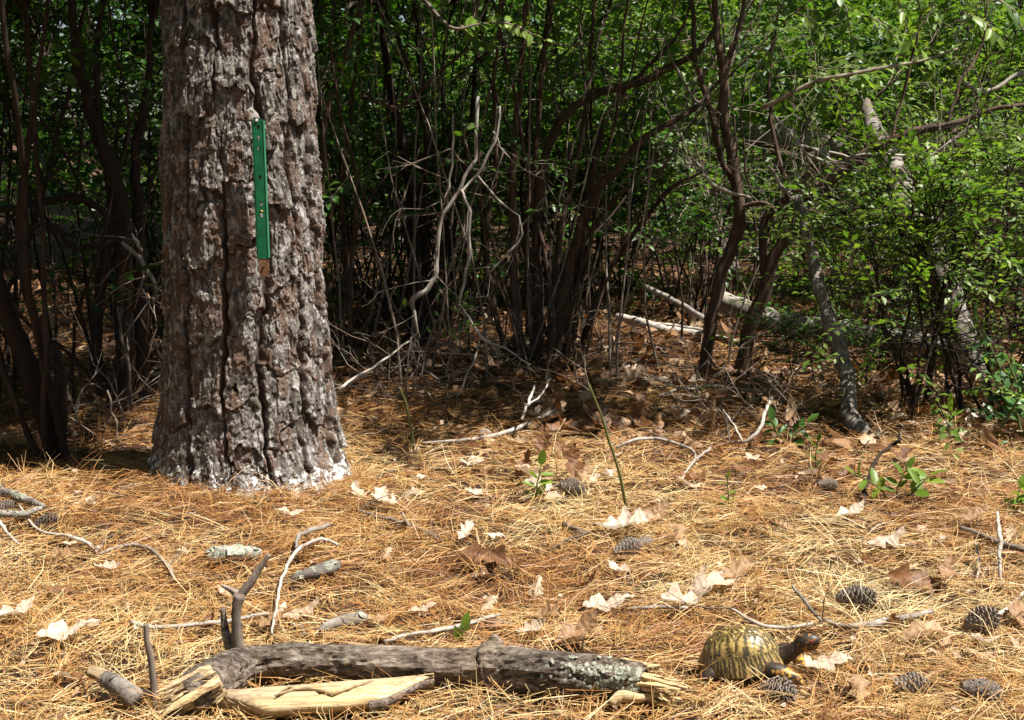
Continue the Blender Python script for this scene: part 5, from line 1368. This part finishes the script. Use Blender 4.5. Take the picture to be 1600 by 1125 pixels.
def build_crumbs():
    """bark chips, cone scales and leaf crumbs: too small and too many to pick apart"""
    a = Acc(); n = 3200
    y = 1.5 + 3.3 * rng.uniform(0, 1, n) ** 1.2; x = rng.uniform(-1, 1, n) * (0.39 * y + .4)
    z = gh(x, y) + rng.uniform(.004, .020, n)
    for i in range(n):
        sz = rng.uniform(.003, .010); R3 = np.array(Euler((rng.normal(0, .5), rng.normal(0, .5), rng.uniform(0, 6.28))).to_matrix())
        v = np.array([(-1, -.5, 0), (.2, -.6, .15), (1, .1, 0), (.1, .6, .1), (-.7, .5, -.1)]) * sz + rng.normal(0, sz * .15, (5, 3))
        a.add(v @ R3.T + np.array([x[i], y[i], z[i]]), None, [(0, 1, 4), (1, 3, 4), (1, 2, 3)], rng.choice([.05, .2, .5, .8, .95]))
    o = a.build('litter_crumbs', M['dead_leaf'], kind='stuff', smooth_shade=False); tag(o, 'small bark chips and leaf crumbs scattered through the needles', 'litter')
reseed('build_crumbs')
build_crumbs()

# ------------------------------------------------------------------ pine cones
def cone_mesh(seed, openness):
    r_ = np.random.default_rng(seed)
    a = Acc(); n = 92
    core = np.array([(u - .5, 0, 0) for u in np.linspace(0, 1, 9)])
    prof = lambda u: 0.36 * (math.sin(math.pi * min(1, (u * .86 + .12))) ** 0.7)
    tube(a, core, [max(0.02, prof(u) * .72) for u in np.linspace(0, 1, 9)], 10, tint=.1)
    for i in range(n):
        u = (i + .5) / n; th = i * 2.39996; rr = prof(u)
        d = np.array([0, math.cos(th), math.sin(th)]); x = np.array([1.0, 0, 0]); sd = np.cross(x, d)
        c = np.array([u - .5, 0, 0]) + d * rr * .6
        out = nrm(x * (0.75 - openness * .5) + d * (0.45 + openness))
        l = 0.17 * (0.6 + 0.6 * math.sin(math.pi * u)); w = 0.10 * (0.5 + 0.7 * math.sin(math.pi * u)); nr = np.cross(sd, out)
        tip = c + out * l + r_.normal(0, .006, 3)
        V = [c - sd * w * .5, c + sd * w * .5, tip + sd * w, tip - sd * w, tip - nr * 0.035 + sd * w * .8, tip - nr * .035 - sd * w * .8, tip + out * .045 - nr * .02, c - nr * .03]
        a.add(V, [(0, 1, 2, 3), (3, 2, 4, 5)], [(2, 6, 4), (3, 5, 6), (3, 6, 2), (5, 4, 6), (0, 7, 1), (1, 7, 4), (1, 4, 2), (0, 5, 7), (0, 3, 5), (7, 5, 4)], r_.uniform())
    me = a.mesh('pine_cone', smooth_shade=False); me.materials.append(M['cone']); return me

def build_cones():
    CM = [cone_mesh(1, .35), cone_mesh(2, .6), cone_mesh(3, .15)]
    for px, py, sz, yaw, sh, lab in [(892, 768, 46, .5, 1, 'dark pine cone on sunny needles below the standing brown leaves'), (978, 868, 52, .5, 0, 'grey weathered pine cone lying in the middle of the needles'), (1335, 948, 66, -.2, 0, 'weathered pine cone half buried behind the forked stick'),
                                     (1532, 984, 58, .1, 1, 'dark open pine cone near the lower right'), (1422, 1082, 58, .2, 1, 'grey pine cone at the bottom right'), (1212, 1094, 66, -.6, 0, 'weathered pine cone in front of the turtle'), (72, 826, 42, .3, 0, 'pale pine cone beside the white twig at left'),
                                     (8, 800, 34, .6, 1, 'dark pine cone at the left edge by the lichened branch'), (758, 684, 30, 1.2, 1, 'small round pine cone against the pale straight stick'), (1530, 1092, 66, .0, 2, 'dark pine cone cut by the bottom right corner'), (1292, 765, 34, .2, 0, 'small grey pine cone beyond the sunny needles at right'), (1372, 632, 26, .4, 2, 'pale round pine cone on the leaf litter beside the broken stem'), (1005, 855, 36, .3, 2, 'grey cone fragment touching the weathered cone')]:
        p = at_z(px, py, 0.012); size = 0.86 * sz * np.linalg.norm(p - np.array([0, 0, CAM_H])) / FPX
        p[2] = float(gh(p[0], p[1])) + size * 0.30 + 0.012
        o = bpy.data.objects.new('pine_cone', CM[sh]); C.objects.link(o); o.location = [float(c) for c in p]
        p[2] -= size * rng.uniform(0.0, 0.16); o.location = [float(c) for c in p]
        o.rotation_euler = (rng.uniform(0, 6), rng.normal(0, .3), yaw); o.scale = (size, size * rng.uniform(.85, 1.1), size * rng.uniform(.8, 1.0)); tag(o, lab, 'pine cone', 'pine cones on the needles')
reseed('build_cones')
build_cones()

# ------------------------------------------------------------------ box turtle
def turtle_shell_mat():
    m, nt, b = mat_base('turtle_shell')
    a1 = attr(nt, 'sa'); r1 = attr(nt, 'sr')
    vec = coords(nt)
    nz_ = noise(nt, vec, 190, 4, 0.65)
    nz2 = noise(nt, vec, 420, 2, 0.6)
    # rays that leave the top of every scute
    w = math_n(nt, 'SINE', math_n(nt, 'ADD', math_n(nt, 'MULTIPLY', a1, 12.0), math_n(nt, 'MULTIPLY', nz_, 8.0)))
    w2 = math_n(nt, 'SINE', math_n(nt, 'ADD', math_n(nt, 'MULTIPLY', r1, 14.0), math_n(nt, 'MULTIPLY', nz_, 5.0)))
    f = math_n(nt, 'ADD', math_n(nt, 'MULTIPLY', w, 0.55), math_n(nt, 'MULTIPLY', w2, 0.35))
    f = math_n(nt, 'ADD', f, math_n(nt, 'MULTIPLY', math_n(nt, 'SUBTRACT', nz2, 0.5), 1.2))
    r = ramp(nt, math_n(nt, 'ADD', math_n(nt, 'MULTIPLY', f, 0.5), 0.5, True), [(0.28, (0.050, 0.036, 0.016)), (0.50, (0.15, 0.105, 0.036)), (0.68, (0.32, 0.22, 0.068)), (0.95, (0.43, 0.31, 0.105))])
    nt.links.new(r.outputs[0], b.inputs['Base Color'])
    b.inputs['Roughness'].default_value = 0.33; b.inputs['Specular IOR Level'].default_value = 0.5
    # growth rings
    wv = math_n(nt, 'SINE', math_n(nt, 'MULTIPLY', r1, 60.0)); bump(nt, b, wv, 0.25, 0.0006)
    return m

def turtle_skin_mat():
    m, nt, b = mat_base('turtle_skin')
    vec = coords(nt)
    v = nt.nodes.new('ShaderNodeTexVoronoi'); v.inputs['Scale'].default_value = 260; nt.links.new(vec, v.inputs['Vector'])
    sp = nt.nodes.new('ShaderNodeSeparateColor'); nt.links.new(v.outputs['Color'], sp.inputs[0])
    f = math_n(nt, 'ADD', math_n(nt, 'MULTIPLY', sp.outputs[0], 0.55), math_n(nt, 'ADD', math_n(nt, 'MULTIPLY', attr(nt), 0.75), -0.25))
    r = ramp(nt, f, [(0.34, (0.026, 0.017, 0.011)), (0.50, (0.085, 0.045, 0.018)), (0.64, (0.34, 0.15, 0.028)), (0.9, (0.58, 0.36, 0.06))])
    nt.links.new(r.outputs[0], b.inputs['Base Color']); b.inputs['Roughness'].default_value = 0.5
    bump(nt, b, v.outputs['Distance'], -0.6, 0.002)
    return m

def build_turtle():
    base = at_z(1162, 1060, 0.005)
    t = thing('box_turtle', base, 'box turtle with yellow patterned domed shell walking right beside the log end', 'turtle')
    yaw, pitch = R(-14), R(-9)
    Rt = np.array((Matrix.Rotation(yaw, 3, 'Z') @ Matrix.Rotation(pitch, 3, 'Y')))
    def W(v): return np.asarray(v, float) @ Rt.T + base + np.array([0, 0, 0.002])
    LX, LY, H, RIM = 0.0665, 0.050, 0.058, 0.024
    shell = turtle_shell_mat()
    nr, na = 44, 120
    rr = np.linspace(0, 1, nr) ** 0.9; aa = np.arange(na) / na * 2 * np.pi
    RR, AA = np.meshgrid(rr, aa, indexing='ij')
    X = RR * np.cos(AA); Yv = RR * np.sin(AA)
    Z = H * np.clip(1 - RR ** 2.5, 0, 1) ** 0.62
    fl = smooth(0.9, 1.0, RR)
    # scute layout on the plan of the shell
    NM = 24
    def sid(x, y, r_, a_):
        out = np.zeros(x.shape, int)
        marg = r_ > 0.885
        out = np.where(marg, 100 + np.floor(((a_ / (2 * np.pi)) * NM)).astype(int) % NM, out)
        vb = np.array([-0.60, -0.22, 0.20, 0.60]); vw = 0.27 + 0.05 * np.cos(x * 7)
        vi = np.digitize(x, vb); vert = (np.abs(y) < vw) & ~marg
        endm = (~marg) & ((x > 0.72) | (x < -0.74)) & (np.abs(y) < 0.5)
        out = np.where(vert | endm, 1 + vi, out)
        cb = np.array([-0.42, 0.0, 0.42]); ci = np.digitize(x + 0.06 * np.abs(y), cb)
        cost = ~(vert | endm | marg)
        return np.where(cost, np.where(y > 0, 20, 30) + ci, out)
    S = sid(X, Yv, RR, AA)
    # seam depth from label changes of near neighbours
    e = np.zeros(S.shape)
    for dx in (-.022, 0, .022):
        for dy in (-.022, 0, .022):
            x2, y2 = X + dx, Yv + dy
            e = np.maximum(e, (sid(x2, y2, np.hypot(x2, y2), np.arctan2(y2, x2) % (2 * np.pi)) != S) & (RR < 0.985))
    Zs = Z - 0.0010 * e
    keel = 0.0022 * np.exp(-(Yv / 0.10) ** 2) * (RR < .85)
    V = np.stack([LX * X * (1 + 0.05 * fl), LY * Yv * (1 + 0.08 * fl), RIM + Zs + keel - 0.004 * smooth(.88, 1, RR) + 0.002 * np.cos(AA) * 0], -1)
    V = V.reshape(-1, 3)
    i, j = np.meshgrid(np.arange(nr - 1), np.arange(na), indexing='ij'); j2 = (j + 1) % na
    Q = np.stack([i * na + j, (i + 1) * na + j, (i + 1) * na + j2, i * na + j2], -1).reshape(-1, 4)
    fs = S.ravel()[((i + 1) * na + j).ravel()]
    Ww = W(V)
    carap = Acc(); under = V.copy(); under[:, 2] -= 0.0025; under[:, :2] *= 0.985
    carap.add(W(under), Q); co = carap.build('carapace', solidmat('shell_rim', (0.10, 0.07, 0.03), 0.5), t, org(t))
    for s_ in np.unique(fs):
        q = Q[fs == s_]; u, inv = np.unique(q, return_inverse=True)
        xs, ys = X.ravel()[u], Yv.ravel()[u]
        if s_ < 20: ax, ay = xs.mean() - 0.12, 0.0
        elif s_ < 40: ax, ay = xs.mean(), ys.mean() * 0.52
        else: ax, ay = xs.mean() * .85 - .1, ys.mean() * .85
        a = Acc(); a.add(Ww[u], inv.reshape(-1, 4)); me = a.mesh('scute', org(t))
        for nm, arr in (('sa', np.arctan2(ys - ay, xs - ax)), ('sr', np.hypot(xs - ax, ys - ay))):
            k = me.attributes.new(nm, 'FLOAT', 'POINT'); k.data.foreach_set('value', arr.astype(np.float32))
        link('scute', me, shell, co)
    # plastron
    a = Acc(); P = []
    for r_, z in ((0.0, 0.010), (0.55, 0.0095), (0.80, 0.012), (0.93, 0.021)):
        P.append([(LX * r_ * math.cos(b_), LY * r_ * math.sin(b_), z) for b_ in np.arange(40) / 40 * 2 * np.pi])
    PV = np.array(P).reshape(-1, 3)
    a.add(W(PV), [(k * 40 + m_, k * 40 + (m_ + 1) % 40, (k + 1) * 40 + (m_ + 1) % 40, (k + 1) * 40 + m_) for k in range(3) for m_ in range(40)])
    a.build('plastron', solidmat('plastron', (0.14, 0.09, 0.035), 0.5), t, org(t))
    # body: neck, head and legs as one surface
    b = Acc()
    def tb(pts, rad, n=14): 
        Sx = spline(np.column_stack([pts, rad]), 16); tube(b, W(Sx[:, :3]), Sx[:, 3], n)
    tb([(0.0, 0, 0.024), (0.045, 0, 0.026), (0.066, -0.002, 0.032), (0.084, -0.004, 0.042), (0.096, -0.005, 0.050)], [0.024, 0.020, 0.0145, 0.0118, 0.0115])
    tb([(0.090, -0.004, 0.0485), (0.098, -0.005, 0.0535), (0.108, -0.006, 0.0555), (0.117, -0.007, 0.0555), (0.1245, -0.0075, 0.0530)], [0.009, 0.0132, 0.0126, 0.0098, 0.005])
    tb([(0.100, -0.006, 0.046), (0.111, -0.0065, 0.0455), (0.120, -0.007, 0.0475)], [0.0085, 0.0074, 0.004])
    for sy in (-1, 1):
        tb([(0.020, sy * .02, 0.022), (0.048, sy * .034, 0.022), (0.070, sy * .040, 0.020 + .004 * sy), (0.083, sy * .041, 0.010), (0.087, sy * .041, 0.004)], [0.016, 0.0145, 0.012, 0.0095, 0.009])
        for k in (-1, 0, 1): tb([(0.086, sy * .041 + k * .005, 0.004), (0.091, sy * .041 + k * .006, 0.003), (0.0965, sy * .041 + k * .007, 0.0008)], [0.0042, 0.0032, 0.0008], 8)
        tb([(-0.02, sy * .018, 0.022), (-0.045, sy * .034, 0.020), (-0.058, sy * .040, 0.012), (-0.060, sy * .042, 0.004)], [0.016, 0.0145, 0.0125, 0.011])
        for k in (-1, 0, 1): tb([(-0.058, sy * .042 + k * .005, 0.004), (-0.052, sy * .044 + k * .006, 0.003), (-0.047, sy * .045 + k * .006, 0.001)], [0.0042, 0.003, 0.0008], 8)
    tb([(-0.04, 0, 0.02), (-0.062, 0, 0.015), (-0.074, 0, 0.008)], [0.008, 0.005, 0.0015])
    me0 = b.mesh('body_src', org(t)); tmp = bpy.data.objects.new('body_src', me0); C.objects.link(tmp)
    md = tmp.modifiers.new('r', 'REMESH'); md.mode = 'VOXEL'; md.voxel_size = 0.0020
    sm = tmp.modifiers.new('s', 'SMOOTH'); sm.iterations = 4
    me = bpy.data.meshes.new_from_object(tmp.evaluated_get(bpy.context.evaluated_depsgraph_get())); bpy.data.objects.remove(tmp); bpy.data.meshes.remove(me0)
    me.name = 'body'; me.polygons.foreach_set('use_smooth', np.ones(len(me.polygons), bool))
    co_ = np.empty(len(me.vertices) * 3, np.float32); me.vertices.foreach_get('co', co_); co_ = co_.reshape(-1, 3) - np.array([0, 0, 0.002]); loc = co_ @ Rt
    tint = np.where(loc[:, 0] > 0.086, 0.42, 0.30) + np.where((loc[:, 0] > 0.05) & (loc[:, 2] < 0.028) & (np.abs(loc[:, 1]) > .024), 0.5, 0) + np.where((loc[:, 0] > .10) & (loc[:, 2] < .051), .22, 0)
    if 'tint' in me.attributes: me.attributes.remove(me.attributes['tint'])
    k = me.attributes.new('tint', 'FLOAT', 'POINT'); k.data.foreach_set('value', tint.astype(np.float32))
    me.materials.clear(); link('body', me, turtle_skin_mat(), t)
    # eyes
    for sy in (-1, 1):
        a = Acc(); c = W((0.1125, -0.0068 + sy * 0.0100, 0.0575)); u = []
        for ph in np.linspace(-1.5, 1.5, 8): u.append((math.cos(ph), math.sin(ph)))
        ax = Rt @ np.array([0, sy, 0.15])
        tube(a, [c + ax * 0.0024 * q for _, q in u], [max(0.0003, 0.0025 * p) for p, _ in u], 12)
        em = solidmat('turtle_eye', (0.22, 0.03, 0.015), 0.1, 0.6); a.build('eye', em, t, org(t))
reseed('build_turtle')
build_turtle()

# two long needles lying across the front of the turtle
def build_front_needles():
    for lab, pts in (('long pale pine needle slanting across the front of the turtle shell', [(1166, 1042, .035), (1190, 1062, .028), (1232, 1096, .012)]), ('second pine needle beside the one across the turtle shell', [(1172, 1040, .034), (1200, 1060, .028), (1246, 1092, .012)])):
        b0 = at_z(1200, 1084, 0.0); P = np.array([at(x, y, b0[1] - .035 - .0006 * (y - 1040)) for x, y, z in pts])
        a = Acc(); tube(a, spline(P, 12), np.linspace(.0009, .0006, 12), 5, tint=.92)
        t = a.build('pine_needle', M['needle']); tag(t, lab, 'needle')
reseed('front')
build_front_needles()
